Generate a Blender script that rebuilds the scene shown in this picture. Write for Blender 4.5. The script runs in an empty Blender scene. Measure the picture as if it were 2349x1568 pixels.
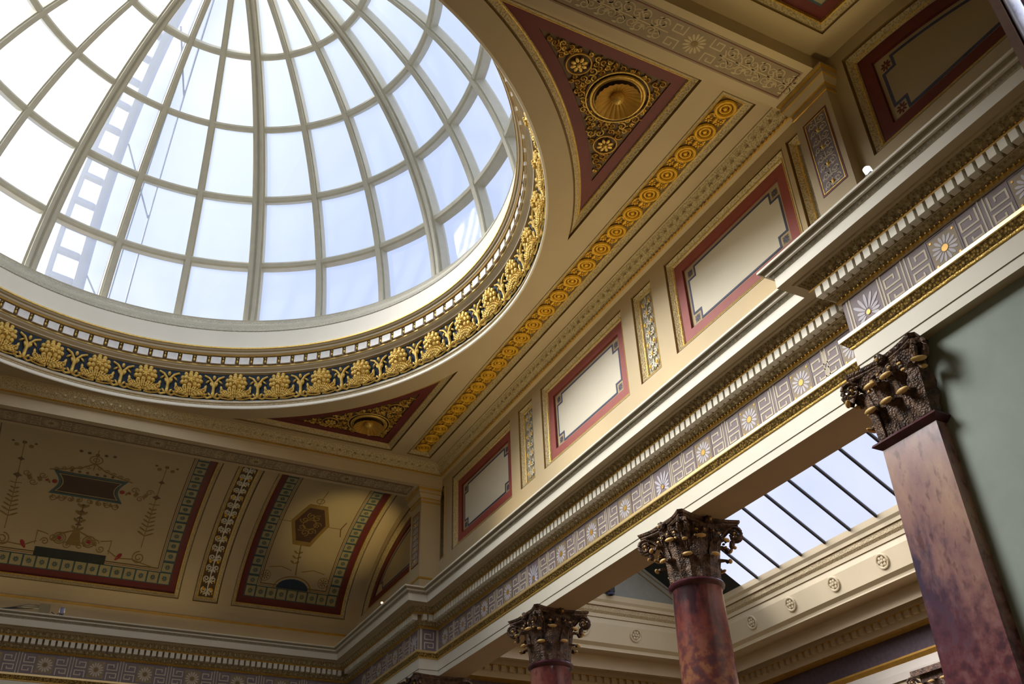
import bpy, bmesh, math, random
from math import sin, cos, pi, radians, sqrt, atan2, hypot
from mathutils import Vector, Matrix
from mathutils.geometry import tessellate_polygon
random.seed(7)
SC = bpy.context.scene
COL = SC.collection
ZO = 1.6                    # eye height: all z below are measured from the eye, the floor is at -1.6
CX, CY = 0.552, 12.011      # centre of the dome in plan

# ------------------------------------------------------------------ camera
cam_d = bpy.data.cameras.new('camera'); cam = bpy.data.objects.new('camera', cam_d); COL.objects.link(cam)
YAW, PITCH, ROLL = 0.492554, 0.601799, -0.035149
cam_d.sensor_width = 36.0; cam_d.lens = 2161.81 / 2349 * 36; cam_d.clip_end = 400
_F = Vector((sin(YAW)*cos(PITCH), cos(YAW)*cos(PITCH), sin(PITCH))); _R = Vector((cos(YAW), -sin(YAW), 0)); _U = _R.cross(_F)
_R2 = cos(ROLL)*_R + sin(ROLL)*_U; _U2 = -sin(ROLL)*_R + cos(ROLL)*_U
m = Matrix((_R2, _U2, -_F)).transposed().to_4x4(); m.translation = Vector((0, 0, ZO)); cam.matrix_world = m
SC.camera = cam
SC.view_settings.view_transform = 'Standard'; SC.view_settings.look = 'None'
SC.view_settings.gamma = 1; SC.view_settings.use_curve_mapping = False; SC.view_settings.exposure = 0.0

# ------------------------------------------------------------------ sky and sun
W = bpy.data.worlds.new('sky'); SC.world = W; W.use_nodes = True
nt = W.node_tree; nt.nodes.clear()
out = nt.nodes.new('ShaderNodeOutputWorld'); bg = nt.nodes.new('ShaderNodeBackground')
tc = nt.nodes.new('ShaderNodeTexCoord'); dt = nt.nodes.new('ShaderNodeVectorMath'); dt.operation = 'DOT_PRODUCT'
dt.inputs[1].default_value = Vector((-0.62, 0.30, 0.72)).normalized()
rmp = nt.nodes.new('ShaderNodeValToRGB')
rmp.color_ramp.elements[0].position = 0.55; rmp.color_ramp.elements[0].color = (0.56, 0.66, 0.92, 1)
rmp.color_ramp.elements[1].position = 1.0; rmp.color_ramp.elements[1].color = (1.25, 1.27, 1.35, 1)
e = rmp.color_ramp.elements.new(0.84); e.color = (0.80, 0.86, 1.02, 1)
no = nt.nodes.new('ShaderNodeTexNoise'); no.inputs['Scale'].default_value = 5.0; no.inputs['Detail'].default_value = 5
cl = nt.nodes.new('ShaderNodeValToRGB'); cl.color_ramp.elements[0].position = .50; cl.color_ramp.elements[1].position = .68
mx = nt.nodes.new('ShaderNodeMixRGB'); mx.inputs[2].default_value = (1.05, 1.06, 1.08, 1)
ml = nt.nodes.new('ShaderNodeMath'); ml.operation = 'MULTIPLY'; ml.inputs[1].default_value = 0.55
L = nt.links
L.new(tc.outputs['Generated'], dt.inputs[0]); L.new(dt.outputs['Value'], rmp.inputs[0]); L.new(tc.outputs['Generated'], no.inputs['Vector'])
L.new(no.outputs['Fac'], cl.inputs[0]); L.new(cl.outputs[0], ml.inputs[0]); L.new(ml.outputs[0], mx.inputs[0])
L.new(rmp.outputs[0], mx.inputs[1]); L.new(mx.outputs[0], bg.inputs['Color']); bg.inputs['Strength'].default_value = 1.15
L.new(bg.outputs[0], out.inputs[0])

def light(name, kind, loc, energy, color, size=.3, target=None, direction=None, spot=None, blend=.6, angle=None, size_y=None):
    d = bpy.data.lights.new(name, kind); d.energy = energy; d.color = color
    if kind == 'AREA':
        d.size = size
        if size_y: d.shape = 'RECTANGLE'; d.size_y = size_y
    elif kind == 'SUN': d.angle = angle
    else: d.shadow_soft_size = size
    if spot: d.spot_size = spot; d.spot_blend = blend
    o = bpy.data.objects.new(name, d); COL.objects.link(o); o.location = (loc[0], loc[1], loc[2]+ZO)
    v = Vector(direction) if direction else Vector(target) - Vector(loc)
    if kind != 'POINT': o.rotation_euler = v.to_track_quat('-Z', 'Y').to_euler()
    return o
SUN = (1.0, 0.95, 0.86); WARM = (1.0, 0.78, 0.42); LAMP = (1.0, 0.76, 0.32)
light('hazy_sun', 'SUN', (0, 0, 30), 9.5, SUN, direction=(0.78, -0.36, -0.64), angle=radians(32))
light('hazy_sun_glow', 'SUN', (0, 0, 30), 2.5, (.95, .97, 1.0), direction=(0.25, 0.15, -1), angle=radians(120))

# ------------------------------------------------------------------ materials
def lin(c): c /= 255; return c/12.92 if c <= .04045 else ((c+.055)/1.055)**2.4
def hexc(h): return tuple(lin(int(h[i:i+2], 16)) for i in (0, 2, 4))
def mat(name, h, rough=.6, metal=0, var=.10, scale=6, bump=0, bscale=40, h2=None, spots=None):
    m_ = bpy.data.materials.new(name); m_.use_nodes = True; n = m_.node_tree.nodes; l = m_.node_tree.links
    b = n['Principled BSDF']; b.inputs['Roughness'].default_value = rough; b.inputs['Metallic'].default_value = metal
    c = hexc(h); c2 = hexc(h2) if h2 else tuple(x*(1-var*2) for x in c)
    t = n.new('ShaderNodeTexCoord'); no_ = n.new('ShaderNodeTexNoise'); no_.inputs['Scale'].default_value = scale; no_.inputs['Detail'].default_value = 6
    r = n.new('ShaderNodeValToRGB'); r.color_ramp.elements[0].position = .35; r.color_ramp.elements[1].position = .68
    r.color_ramp.elements[0].color = (*c2, 1); r.color_ramp.elements[1].color = (*c, 1)
    l.new(t.outputs['Object'], no_.inputs['Vector']); l.new(no_.outputs['Fac'], r.inputs[0]); l.new(r.outputs[0], b.inputs['Base Color'])
    if bump:
        n2 = n.new('ShaderNodeTexVoronoi'); n2.inputs['Scale'].default_value = bscale
        bp = n.new('ShaderNodeBump'); bp.inputs['Strength'].default_value = bump; bp.inputs['Distance'].default_value = .02
        l.new(t.outputs['Object'], n2.inputs['Vector']); l.new(n2.outputs['Distance'], bp.inputs['Height']); l.new(bp.outputs[0], b.inputs['Normal'])
        if spots:
            r2 = n.new('ShaderNodeValToRGB'); r2.color_ramp.elements[0].position = .25; r2.color_ramp.elements[1].position = .6
            mm = n.new('ShaderNodeMixRGB'); mm.inputs[2].default_value = (*hexc(spots), 1)
            l.new(n2.outputs['Distance'], r2.inputs[0]); l.new(r2.outputs[0], mm.inputs[0]); l.new(r.outputs[0], mm.inputs[1]); l.new(mm.outputs[0], b.inputs['Base Color'])
    return m_
M = {}
M['stone'] = mat('stone_paint', 'C6B490', .65, var=.03, scale=1.5)
M['stone_dark'] = mat('stone_paint_dark', '8E7448', .65, var=.05)  # darker stone; in the frame quirks it paints their shadow
M['cream'] = mat('cream_paint', 'EBE5D2', .5, var=.02, scale=2)
M['buffcream'] = mat('buff_cream_paint', 'DDD0AA', .55, var=.02, scale=2)
M['ivory'] = mat('ivory_field', 'E4E0CE', .55, var=.02, scale=1.5)
M['red'] = mat('red_paint', 'A0504A', .55, var=.05)
M['maroon'] = mat('maroon_paint', '6E2A26', .55, var=.05)
M['blue'] = mat('blue_line', '4A5272', .6)
M['navy'] = mat('navy_ground', '20384E', .55, var=.1)
M['teal'] = mat('teal_paint', '3E5E66', .6)
M['gold'] = mat('gilding', 'F2CD6C', .45, metal=.45, var=.12, scale=20, bump=.25, bscale=60)
M['goldrich'] = mat('gilding_rich', 'F8C434', .45, metal=.3, var=.12, scale=20, bump=.25, bscale=60)
M['goldpaint'] = mat('gold_paint', 'C79A3E', .45, metal=.35, var=.1)
M['bronze'] = mat('bronzed_carving', '7A5E46', .5, metal=.1, var=.2, scale=12, bump=.5, bscale=45, h2='3A2A22')
M['bronzetip'] = mat('gilded_tip', 'E6C078', .5, metal=.15, var=.1)
M['enrich'] = mat('carved_moulding', 'B19F74', .55, var=.06, bump=.5, bscale=38, spots='CFBF94')
M['lace'] = mat('gilt_lace_moulding', 'E2BC62', .45, metal=.35, var=.1, bump=.6, bscale=32, spots='7E6636')
M['carvedark'] = mat('carved_olive_moulding', '8E7E58', .6, var=.1, bump=.6, bscale=30, spots='B8A67C')
M['goldpale'] = mat('pale_gilding', 'F6DA9A', .35, metal=.55, var=.05)
M['enrichgrey'] = mat('carved_grey_moulding', 'BDB8A4', .6, var=.1, bump=.5, bscale=30, spots='A29C86')
M['frieze'] = mat('frieze_ground', '85777A', .6, var=.05)
M['friezeline'] = mat('frieze_line', 'D2C5AC', .6, var=.05)
M['lilac'] = mat('lilac_petal', 'CBC6CE', .6, var=.05)
M['buff'] = mat('buff_paint', '98866A', .6, var=.06)
M['green'] = mat('green_damask', 'A3B0A6', .8, var=.05, scale=3)
M['steel'] = mat('pale_steel', '8494AE', .5, var=.05)
M['rib'] = mat('dome_rib_paint', 'CBC6B0', .55, var=.04)
M['ribedge'] = mat('dome_rib_fillet', 'A39C82', .55, var=.04)
M['dark'] = mat('dark_bar', '33302E', .5)
M['roofdark'] = mat('dark_blind', '2B3230', .7)
M['greycove'] = mat('grey_gable', '9C9F93', .7, var=.04)
M['wood'] = mat('oak_floor', '96754F', .35, var=.15, scale=2)
M['white'] = mat('white_enamel', 'F2F0EA', .4)
M['lightblue'] = mat('pale_blue_enamel', 'A9B4E6', .3)
M['brown'] = mat('brown_cartouche', '4A3220', .6, var=.1)
M['ochre'] = mat('ochre_line', '8E7238', .6, var=.1)
M['ochredark'] = mat('ochre_shade', '6A5230', .6, var=.1)
M['crimson'] = mat('crimson_dot', '9A1F2C', .6)
M['eggsq'] = mat('egg_square', 'A89E78', .6, var=.05)
M['vaultfield'] = mat('vault_field', 'B7A784', .65, var=.03, scale=1.2)
M['purple'] = mat('aubergine_frieze', '54444A', .6, var=.15, scale=10)
def marble(name, c1, c2, c3, rough=.22, sc=2.2, stretch=(1, 1, .45)):
    m_ = bpy.data.materials.new(name); m_.use_nodes = True; n = m_.node_tree.nodes; l = m_.node_tree.links
    b = n['Principled BSDF']; b.inputs['Roughness'].default_value = rough
    t = n.new('ShaderNodeTexCoord'); mp = n.new('ShaderNodeMapping'); mp.inputs['Scale'].default_value = stretch
    a = n.new('ShaderNodeTexNoise'); a.inputs['Scale'].default_value = sc; a.inputs['Detail'].default_value = 9; a.inputs['Roughness'].default_value = .65
    r = n.new('ShaderNodeValToRGB'); els = r.color_ramp.elements
    els[0].position = .39; els[0].color = (*hexc(c1), 1); els[1].position = .66; els[1].color = (*hexc(c3), 1)
    e_ = els.new(.48); e_.color = (*hexc(c2), 1)
    s = n.new('ShaderNodeTexNoise'); s.inputs['Scale'].default_value = sc*9; s.inputs['Detail'].default_value = 5
    r2 = n.new('ShaderNodeValToRGB'); r2.color_ramp.elements[0].position = .56; r2.color_ramp.elements[1].position = .68
    mm = n.new('ShaderNodeMixRGB'); mm.inputs[2].default_value = (*hexc(c1), 1)
    ml_ = n.new('ShaderNodeMath'); ml_.operation = 'MULTIPLY'; ml_.inputs[1].default_value = .55
    l.new(t.outputs['Object'], mp.inputs[0]); l.new(mp.outputs[0], a.inputs['Vector']); l.new(mp.outputs[0], s.inputs['Vector'])
    l.new(a.outputs['Fac'], r.inputs[0]); l.new(s.outputs['Fac'], r2.inputs[0]); l.new(r2.outputs[0], ml_.inputs[0]); l.new(ml_.outputs[0], mm.inputs[0])
    l.new(r.outputs[0], mm.inputs[1]); l.new(mm.outputs[0], b.inputs['Base Color'])
    return m_
M['marble_red'] = marble('red_marble', '3C2630', '7E3C3A', '94605A', sc=1.6)
M['marble_orange'] = marble('mottled_marble', '4A2C3A', '8A4A3C', 'C08A50', sc=5)
M['marble_grey'] = marble('purple_grey_marble', '4A3F55', '96706E', 'B8947E', sc=1.7, stretch=(1, 1, .7))
M['marble_pale'] = marble('pale_marble', '8F8FA6', 'B5B8CC', 'D5D6DE', sc=5)
M['marble_magenta'] = marble('magenta_marble', '3A2633', '7C3A5A', '9A6278', sc=5)
M['marble_red'] = marble('red_marble', '3E2A30', '7A3F3A', '9A645A', sc=1.6)
M['marble_orange'] = marble('mottled_marble', '5E4042', '7A4640', '98694C', sc=5)
M['marble_low'] = marble('wine_marble', '5A3A44', '774349', '85555A', sc=2)
M['shaft_round'] = None
M['astragal'] = mat('astragal_marble', '5A3038', .25, var=.2)
def banded_marble(name, top, low, z0, soft):
    a, b = M[top], M[low]; m_ = marble(name, '4C2A30', '7A4540', '9E665A', sc=1.5); n = m_.node_tree.nodes; l = m_.node_tree.links
    cols = [[tuple(e_.color) for e_ in x.node_tree.nodes['Color Ramp'].color_ramp.elements] for x in (a, b)]
    base = n['Color Ramp']; bs = n['Principled BSDF']
    for i, c in enumerate(cols[0]): base.color_ramp.elements[i].color = c
    r = n.new('ShaderNodeValToRGB'); r.color_ramp.elements[0].position = .38; r.color_ramp.elements[1].position = .62; e_ = r.color_ramp.elements.new(.5)
    for i, c in enumerate(cols[1]): r.color_ramp.elements[i].color = c
    nz = n.new('ShaderNodeTexNoise'); nz.inputs['Scale'].default_value = 9; nz.inputs['Detail'].default_value = 8; tc_ = n.new('ShaderNodeTexCoord'); l.new(tc_.outputs['Object'], nz.inputs['Vector']); l.new(nz.outputs['Fac'], r.inputs[0])
    sx = n.new('ShaderNodeSeparateXYZ'); l.new(tc_.outputs['Object'], sx.inputs[0])
    ad = n.new('ShaderNodeMath'); ad.operation = 'MULTIPLY_ADD'; ad.inputs[1].default_value = 1.6; l.new(nz.outputs['Fac'], ad.inputs[0]); l.new(sx.outputs['Z'], ad.inputs[2])
    mr = n.new('ShaderNodeMapRange'); mr.inputs['From Min'].default_value = z0+.8-soft; mr.inputs['From Max'].default_value = z0+.8+soft; mr.inputs['To Min'].default_value = 1; mr.inputs['To Max'].default_value = 0; l.new(ad.outputs[0], mr.inputs['Value'])
    prev = bs.inputs['Base Color'].links[0].from_socket; mm = n.new('ShaderNodeMixRGB'); l.new(mr.outputs[0], mm.inputs[0]); l.new(prev, mm.inputs[1]); l.new(r.outputs[0], mm.inputs[2]); l.new(mm.outputs[0], bs.inputs['Base Color'])
    return m_
def glow(name, c, st):
    m_ = bpy.data.materials.new(name); m_.use_nodes = True; b = m_.node_tree.nodes['Principled BSDF']; b.inputs['Base Color'].default_value = (*c, 1)
    b.inputs['Emission Color'].default_value = (*c, 1); b.inputs['Emission Strength'].default_value = st; return m_
M['lit_lens'] = glow('lit_lens', (1, .97, .9), 1.3); M['lit_warm'] = glow('lit_warm_lens', (1, .72, .55), 1.2)
def glass(name, tint=(.93, .95, 1.0), fog=.22):
    g = bpy.data.materials.new(name); g.use_nodes = True; n = g.node_tree.nodes; l = g.node_tree.links; n.clear()
    o = n.new('ShaderNodeOutputMaterial'); tr = n.new('ShaderNodeBsdfTransparent'); tr.inputs[0].default_value = (*tint, 1)
    tl = n.new('ShaderNodeBsdfTranslucent'); tl.inputs[0].default_value = (.86, .9, 1, 1)
    gl = n.new('ShaderNodeBsdfGlossy'); gl.inputs['Roughness'].default_value = .08
    m1 = n.new('ShaderNodeMixShader'); m1.inputs[0].default_value = fog; m2 = n.new('ShaderNodeMixShader'); m2.inputs[0].default_value = .06
    l.new(tr.outputs[0], m1.inputs[1]); l.new(tl.outputs[0], m1.inputs[2]); l.new(m1.outputs[0], m2.inputs[1]); l.new(gl.outputs[0], m2.inputs[2]); l.new(m2.outputs[0], o.inputs[0])
    return g
M['shaft_round'] = banded_marble('column_marble', 'marble_red', 'marble_orange', 3.75, .25)
M['shaft_square'] = banded_marble('pier_marble', 'marble_grey', 'marble_low', 2.6, .5)
M['glass'] = glass('dome_glass', fog=.17)
M['frosted'] = glass('frosted_skylight', (.73, .71, .83), .24)

# ------------------------------------------------------------------ mesh builder
class MB:
    sub = 0
    def __init__(s): s.v = []; s.f = []; s.mi = []; s.mats = []
    def mid(s, k):
        if k not in s.mats: s.mats.append(k)
        return s.mats.index(k)
    def add(s, vs, fs, k):
        o = len(s.v); s.v += [tuple(p) for p in vs]; i = s.mid(k)
        for f in fs: s.f.append(tuple(a+o for a in f)); s.mi.append(i)
    def box(s, a, b, k, f=None):
        x0, y0, z0 = a; x1, y1, z1 = b
        vs = [(x, y, z) for x in (x0, x1) for y in (y0, y1) for z in (z0, z1)]
        if f: vs = [f(*p) for p in vs]
        s.add(vs, [(0, 1, 3, 2), (4, 6, 7, 5), (0, 4, 5, 1), (2, 3, 7, 6), (0, 2, 6, 4), (1, 5, 7, 3)], k)
    def loft(s, rows, k, closed=True, caps=False):
        n = len(rows[0]); vs = [p for r in rows for p in r]; fs = []
        for i in range(len(rows)-1):
            for j in range(n if closed else n-1):
                j2 = (j+1) % n; fs.append((i*n+j, i*n+j2, (i+1)*n+j2, (i+1)*n+j))
        if caps: fs += [tuple(range(n-1, -1, -1)), tuple(range((len(rows)-1)*n, len(rows)*n))]
        s.add(vs, fs, k)
    def lathe(s, prof, k, n=32, c=(0, 0), z0=0, smooth=None, closed=False, a0=0):
        rows = [[(c[0]+r*cos(a0+2*pi*j/n), c[1]+r*sin(a0+2*pi*j/n), z+z0) for j in range(n)] for r, z in prof]
        s.loft(rows, k, True)
    def tube(s, pts, r, k, n=6, f=None, taper=None):
        P = [Vector(p) for p in pts]; rows = []
        up = Vector((0, 0, 1))
        for i, p in enumerate(P):
            t = (P[min(i+1, len(P)-1)] - P[max(i-1, 0)])
            if t.length < 1e-9: t = Vector((1, 0, 0))
            t.normalize(); u = t.cross(up)
            if u.length < .05: u = t.cross(Vector((1, 0, 0)))
            u.normalize(); w = u.cross(t); rr = r*(taper(i/(len(P)-1)) if taper else 1)
            rows.append([p + u*rr*cos(2*pi*j/n) + w*rr*sin(2*pi*j/n) for j in range(n)])
        if f: rows = [[f(*q) for q in row] for row in rows]
        s.loft(rows, k, True, caps=True)
    def ell(s, c, a, b, w, k, n=8, m_=4, f=None):
        # ellipsoid at c with half axes vectors a, b, w
        c, a, b, w = map(Vector, (c, a, b, w)); vs = [c+w]; fs = []
        for i in range(1, m_):
            t = pi*i/m_
            for j in range(n): q = 2*pi*j/n; vs.append(c + w*cos(t) + (a*cos(q)+b*sin(q))*sin(t))
        vs.append(c-w)
        for j in range(n): fs.append((0, 1+j, 1+(j+1) % n))
        for i in range(m_-2):
            for j in range(n): A = 1+i*n; fs.append((A+j, A+n+j, A+n+(j+1) % n, A+(j+1) % n))
        A = 1+(m_-2)*n
        for j in range(n): fs.append((A+j, len(vs)-1, A+(j+1) % n))
        if f: vs = [f(*p) for p in vs]
        s.add(vs, fs, k)
    def stroke(s, pts, wd, h, k, f, w0=.001, closed=False):
        # ribbon of width wd raised to h on the surface f(u, v, w)
        if s.sub:
            Q = []; m0 = len(pts)
            for i in range(m0 if closed else m0-1):
                a, b = pts[i], pts[(i+1) % m0]; kk = max(1, int(abs(b[1]-a[1])/s.sub+.999))
                Q += [(a[0]+(b[0]-a[0])*j/kk, a[1]+(b[1]-a[1])*j/kk) for j in range(kk)]
            pts = Q if closed else Q+[pts[-1]]
        n = len(pts); Ls = []; Rs = []
        for i in range(n):
            a = pts[(i-1) % n] if (closed or i > 0) else None; b = pts[i]; c = pts[(i+1) % n] if (closed or i < n-1) else None
            def nrm(p, q):
                dx, dy = q[0]-p[0], q[1]-p[1]; l = hypot(dx, dy) or 1e-9; return (-dy/l, dx/l)
            n1 = nrm(a, b) if a else nrm(b, c); n2 = nrm(b, c) if c else n1
            d = max(.35, 1+n1[0]*n2[0]+n1[1]*n2[1]); mx_, my = (n1[0]+n2[0])/d, (n1[1]+n2[1])/d
            Ls.append((b[0]+mx_*wd/2, b[1]+my*wd/2)); Rs.append((b[0]-mx_*wd/2, b[1]-my*wd/2))
        rows = [[f(*p, w0) for p in Ls], [f(*p, w0+h) for p in Ls], [f(*p, w0+h) for p in Rs], [f(*p, w0) for p in Rs]]
        if closed: rows = [r+[r[0]] for r in rows]
        s.loft(rows, k, closed=False)
    def poly(s, pts, h, k, f, w0=.001):
        if s.sub:
            y0, y1 = min(p[1] for p in pts), max(p[1] for p in pts); kk = int((y1-y0)/s.sub+.999)
            if kk > 1:
                for j in range(kk):
                    P = pts
                    for lim, sg in ((y0+(y1-y0)*j/kk, 1), (y0+(y1-y0)*(j+1)/kk, -1)):
                        O = []
                        for i in range(len(P)):
                            a, b = P[i], P[(i+1) % len(P)]; da, db = (a[1]-lim)*sg, (b[1]-lim)*sg
                            if da >= 0: O.append(a)
                            if (da > 1e-9 and db < -1e-9) or (da < -1e-9 and db > 1e-9): tt = da/(da-db); O.append((a[0]+(b[0]-a[0])*tt, lim))
                        P = O
                        if len(P) < 3: break
                    if len(P) >= 3: s.poly0(P, h, k, f, w0)
                return
        s.poly0(pts, h, k, f, w0)
    def poly0(s, pts, h, k, f, w0=.001):
        n = len(pts); top = [f(*p, w0+h) for p in pts]; bot = [f(*p, w0) for p in pts]
        tri = tessellate_polygon([[Vector((p[0], p[1], 0)) for p in pts]])
        s.add(top+bot, [tuple(t) for t in tri] + [(i, (i+1) % n, n+(i+1) % n, n+i) for i in range(n)], k)
def xf(pts): return pts
def build(name, mb, parent=None, smooth=False, loc=None, recalc=False):
    me = bpy.data.meshes.new(name)
    o0 = Vector(loc) if loc is not None else Vector((0, 0, 0))
    me.from_pydata([(p[0]-o0.x, p[1]-o0.y, p[2]-o0.z) for p in mb.v], [], mb.f)
    for k in mb.mats: me.materials.append(M[k])
    me.polygons.foreach_set('material_index', mb.mi)
    if smooth:
        me.polygons.foreach_set('use_smooth', [True]*len(me.polygons))
        try: me.set_sharp_from_angle(angle=radians(35))
        except Exception: pass
    if recalc:
        b = bmesh.new(); b.from_mesh(me); bmesh.ops.recalc_face_normals(b, faces=b.faces); b.to_mesh(me); b.free()
    me.update()
    o = bpy.data.objects.new(name, me); COL.objects.link(o)
    if parent is not None:
        o.parent = parent; pw = world_loc(parent); o.location = Vector((o0.x, o0.y, o0.z+ZO)) - pw
    else: o.location = (o0.x, o0.y, o0.z+ZO)
    return o
def world_loc(o):
    v = Vector((0, 0, 0))
    while o is not None: v = v + o.location; o = o.parent
    return v
def thing(name, label, cat, loc=(0, 0, 0), group=None):
    o = bpy.data.objects.new(name, None); COL.objects.link(o); o.empty_display_size = .2
    o.location = (loc[0], loc[1], loc[2]+ZO); o['label'] = label; o['category'] = cat
    if group: o['group'] = group
    return o
def tag(o, label, cat, group=None):
    o['label'] = label; o['category'] = cat
    if group: o['group'] = group
    return o
def struct(name, mb, **kw): o = build(name, mb, **kw); o['kind'] = 'structure'; return o
def dup(o, dloc=(0, 0, 0), rz=0, parent=None):
    c = o.copy(); COL.objects.link(c)
    if parent is not None: c.parent = parent
    c.location = o.location + Vector(dloc); c.rotation_euler = (o.rotation_euler[0], o.rotation_euler[1], o.rotation_euler[2]+rz)
    for ch in list(o.children): dup(ch, (0, 0, 0), 0, c)
    return c

# surface frames: (u, v, w) -> (x, y, z), w out of the surface into the room
def right(X): return lambda u, v, w: (X-w, u, v)
def left(X): return lambda u, v, w: (X+w, u, v)
def ceil(Z): return lambda u, v, w: (u, v, Z-w)
def farw(Y): return lambda u, v, w: (u, Y-w, v)
# elliptical cove; s is the arc length up from the springing
CA, CB, CZ, CO = 4.30, 2.35, 7.42, 6.5
_tab = [(0, 0)]
for i in range(1, 401):
    t0, t1 = (i-1)*pi/800, i*pi/800
    _tab.append((i*pi/800, _tab[-1][1] + hypot(CA*(cos(t1)-cos(t0)), CB*(sin(t1)-sin(t0)))))
def arc(s):
    s = max(0, s)
    for i in range(1, 401):
        if _tab[i][1] >= s or i == 400:
            a, b = _tab[i-1], _tab[i]; return a[0] + (b[0]-a[0])*(s-a[1])/(b[1]-a[1])
def s_of_dy(dy):
    t = math.acos(max(-1, min(1, (dy-CO)/CA))); i = t/(pi/800); j = int(min(i, 399)); return _tab[j][1] + (_tab[j+1][1]-_tab[j][1])*(i-j)
def cove(sgn):
    def f(u, s, w):
        t = arc(s); nx, nz = cos(t)/CA, sin(t)/CB; l = hypot(nx, nz)
        return (u, CY + sgn*(CO + CA*cos(t) - w*nx/l), CZ + CB*sin(t) - w*nz/l)
    return f
S_TOP = s_of_dy(7.19); S_END = s_of_dy(6.66)

def rectgen(u0, v0, u1, v1, nu=1, nv=1):
    def g(t):
        a, b, c, d = u0+t, v0+t, u1-t, v1-t
        P = [(a+(c-a)*i/nu, b) for i in range(nu)] + [(c, b+(d-b)*i/nv) for i in range(nv)]
        P += [(c+(a-c)*i/nu, d) for i in range(nu)] + [(a, d+(b-d)*i/nv) for i in range(nv)]
        return P
    g.rect = (u0, v0, u1, v1, nu, nv); return g
def ringband(mb, f, gen, prof, mats):
    # prof: list of (inset, w); mats: one per segment
    for (a, b), k in zip(zip(prof[:-1], prof[1:]), mats):
        mb.loft([[f(*p, a[1]) for p in gen(a[0])], [f(*p, b[1]) for p in gen(b[0])]], k, True)
def fill(mb, f, gen, t, w, k):
    if hasattr(gen, 'rect'):
        u0, v0, u1, v1, nu, nv = gen.rect; a, b, c, d = u0+t, v0+t, u1-t, v1-t
        mb.loft([[f(a+(c-a)*i/nu, b+(d-b)*j/nv, w) for i in range(nu+1)] for j in range(nv+1)], k, closed=False)
    else:
        P = gen(t); tri = tessellate_polygon([[Vector((p[0], p[1], 0)) for p in P]])
        mb.add([f(*p, w) for p in P], [tuple(q) for q in tri], k)
def holed(mb, f, u0, v0, u1, v1, holes, k, w=0, nv=1, nu=1):
    # rectangle with rectangular holes
    us = sorted(set([u0, u1] + [x for h in holes for x in (h[0], h[2])] + [u0+(u1-u0)*i/nu for i in range(1, nu)]))
    vs = sorted(set([v0, v1] + [x for h in holes for x in (h[1], h[3])] + [v0+(v1-v0)*i/nv for i in range(1, nv)]))
    us = [u for u in us if u0-1e-6 <= u <= u1+1e-6]; vs = [v for v in vs if v0-1e-6 <= v <= v1+1e-6]
    P = [f(u, v, w) for v in vs for u in us]; n = len(us); F = []
    for j in range(len(vs)-1):
        for i in range(n-1):
            cu, cv = (us[i]+us[i+1])/2, (vs[j]+vs[j+1])/2
            if any(h[0] < cu < h[2] and h[1] < cv < h[3] for h in holes): continue
            F.append((j*n+i, j*n+i+1, (j+1)*n+i+1, (j+1)*n+i))
    mb.add(P, F, k)
def polyholes(mb, f, outer, holes, k, w=0):
    L_ = [[Vector((p[0], p[1], 0)) for p in outer]] + [[Vector((p[0], p[1], 0)) for p in h] for h in holes]
    flat = [p for l in [outer]+holes for p in l]
    mb.add([f(*p, w) for p in flat], [tuple(t) for t in tessellate_polygon(L_)], k)

FRAME = [(0, 0), (0, -.045), (.018, -.045), (.03, -.02), (.06, -.045), (.095, -.07), (.10, -.062), (.115, -.07), (.125, -.088), (.125, -.10)]
FRAME_M = ['stone_dark', 'stone_dark', 'stone', 'enrich', 'enrich', 'gold', 'gold', 'enrich', 'stone']  # dark paint in the quirk puts its shadow into the colour
def frame(f, gen, parent, prof=FRAME, mats=FRAME_M, name='frame'):
    mb = MB(); ringband(mb, f, gen, prof, mats); return build(name, mb, parent)
def spiral(cu, cv, r0, r1, turns, a0, d=1, n=28):
    return [(cu + (r0+(r1-r0)*i/n)*cos(a0+d*2*pi*turns*i/n), cv + (r0+(r1-r0)*i/n)*sin(a0+d*2*pi*turns*i/n)) for i in range(n+1)]
def circ(cu, cv, r, n=20, e=1): return [(cu+r*cos(2*pi*i/n), cv+r*e*sin(2*pi*i/n)) for i in range(n)]
def petal(cu, cv, a, r0, r1, wd):
    ca, sa = cos(a), sin(a); P = []
    for t, h in ((0, .3), (.3, .8), (.65, 1), (.9, .7), (1, .15)): P.append((r0+(r1-r0)*t, h*wd/2))
    P += [(x, -y) for x, y in reversed(P)]
    return [(cu+x*ca-y*sa, cv+x*sa+y*ca) for x, y in P]
def daisy(mb, f, cu, cv, r, k, kc, n=16, h=.002, w0=.003):
    for i in range(n): mb.poly(petal(cu, cv, 2*pi*i/n, r*.34, r, r*.22), h, k, f, w0)
    mb.poly(circ(cu, cv, r*.26, 12), h*1.5, kc, f, w0)
def leaf2(cu, cv, a, l, wd): return petal(cu, cv, a, 0, l, wd)
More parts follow.
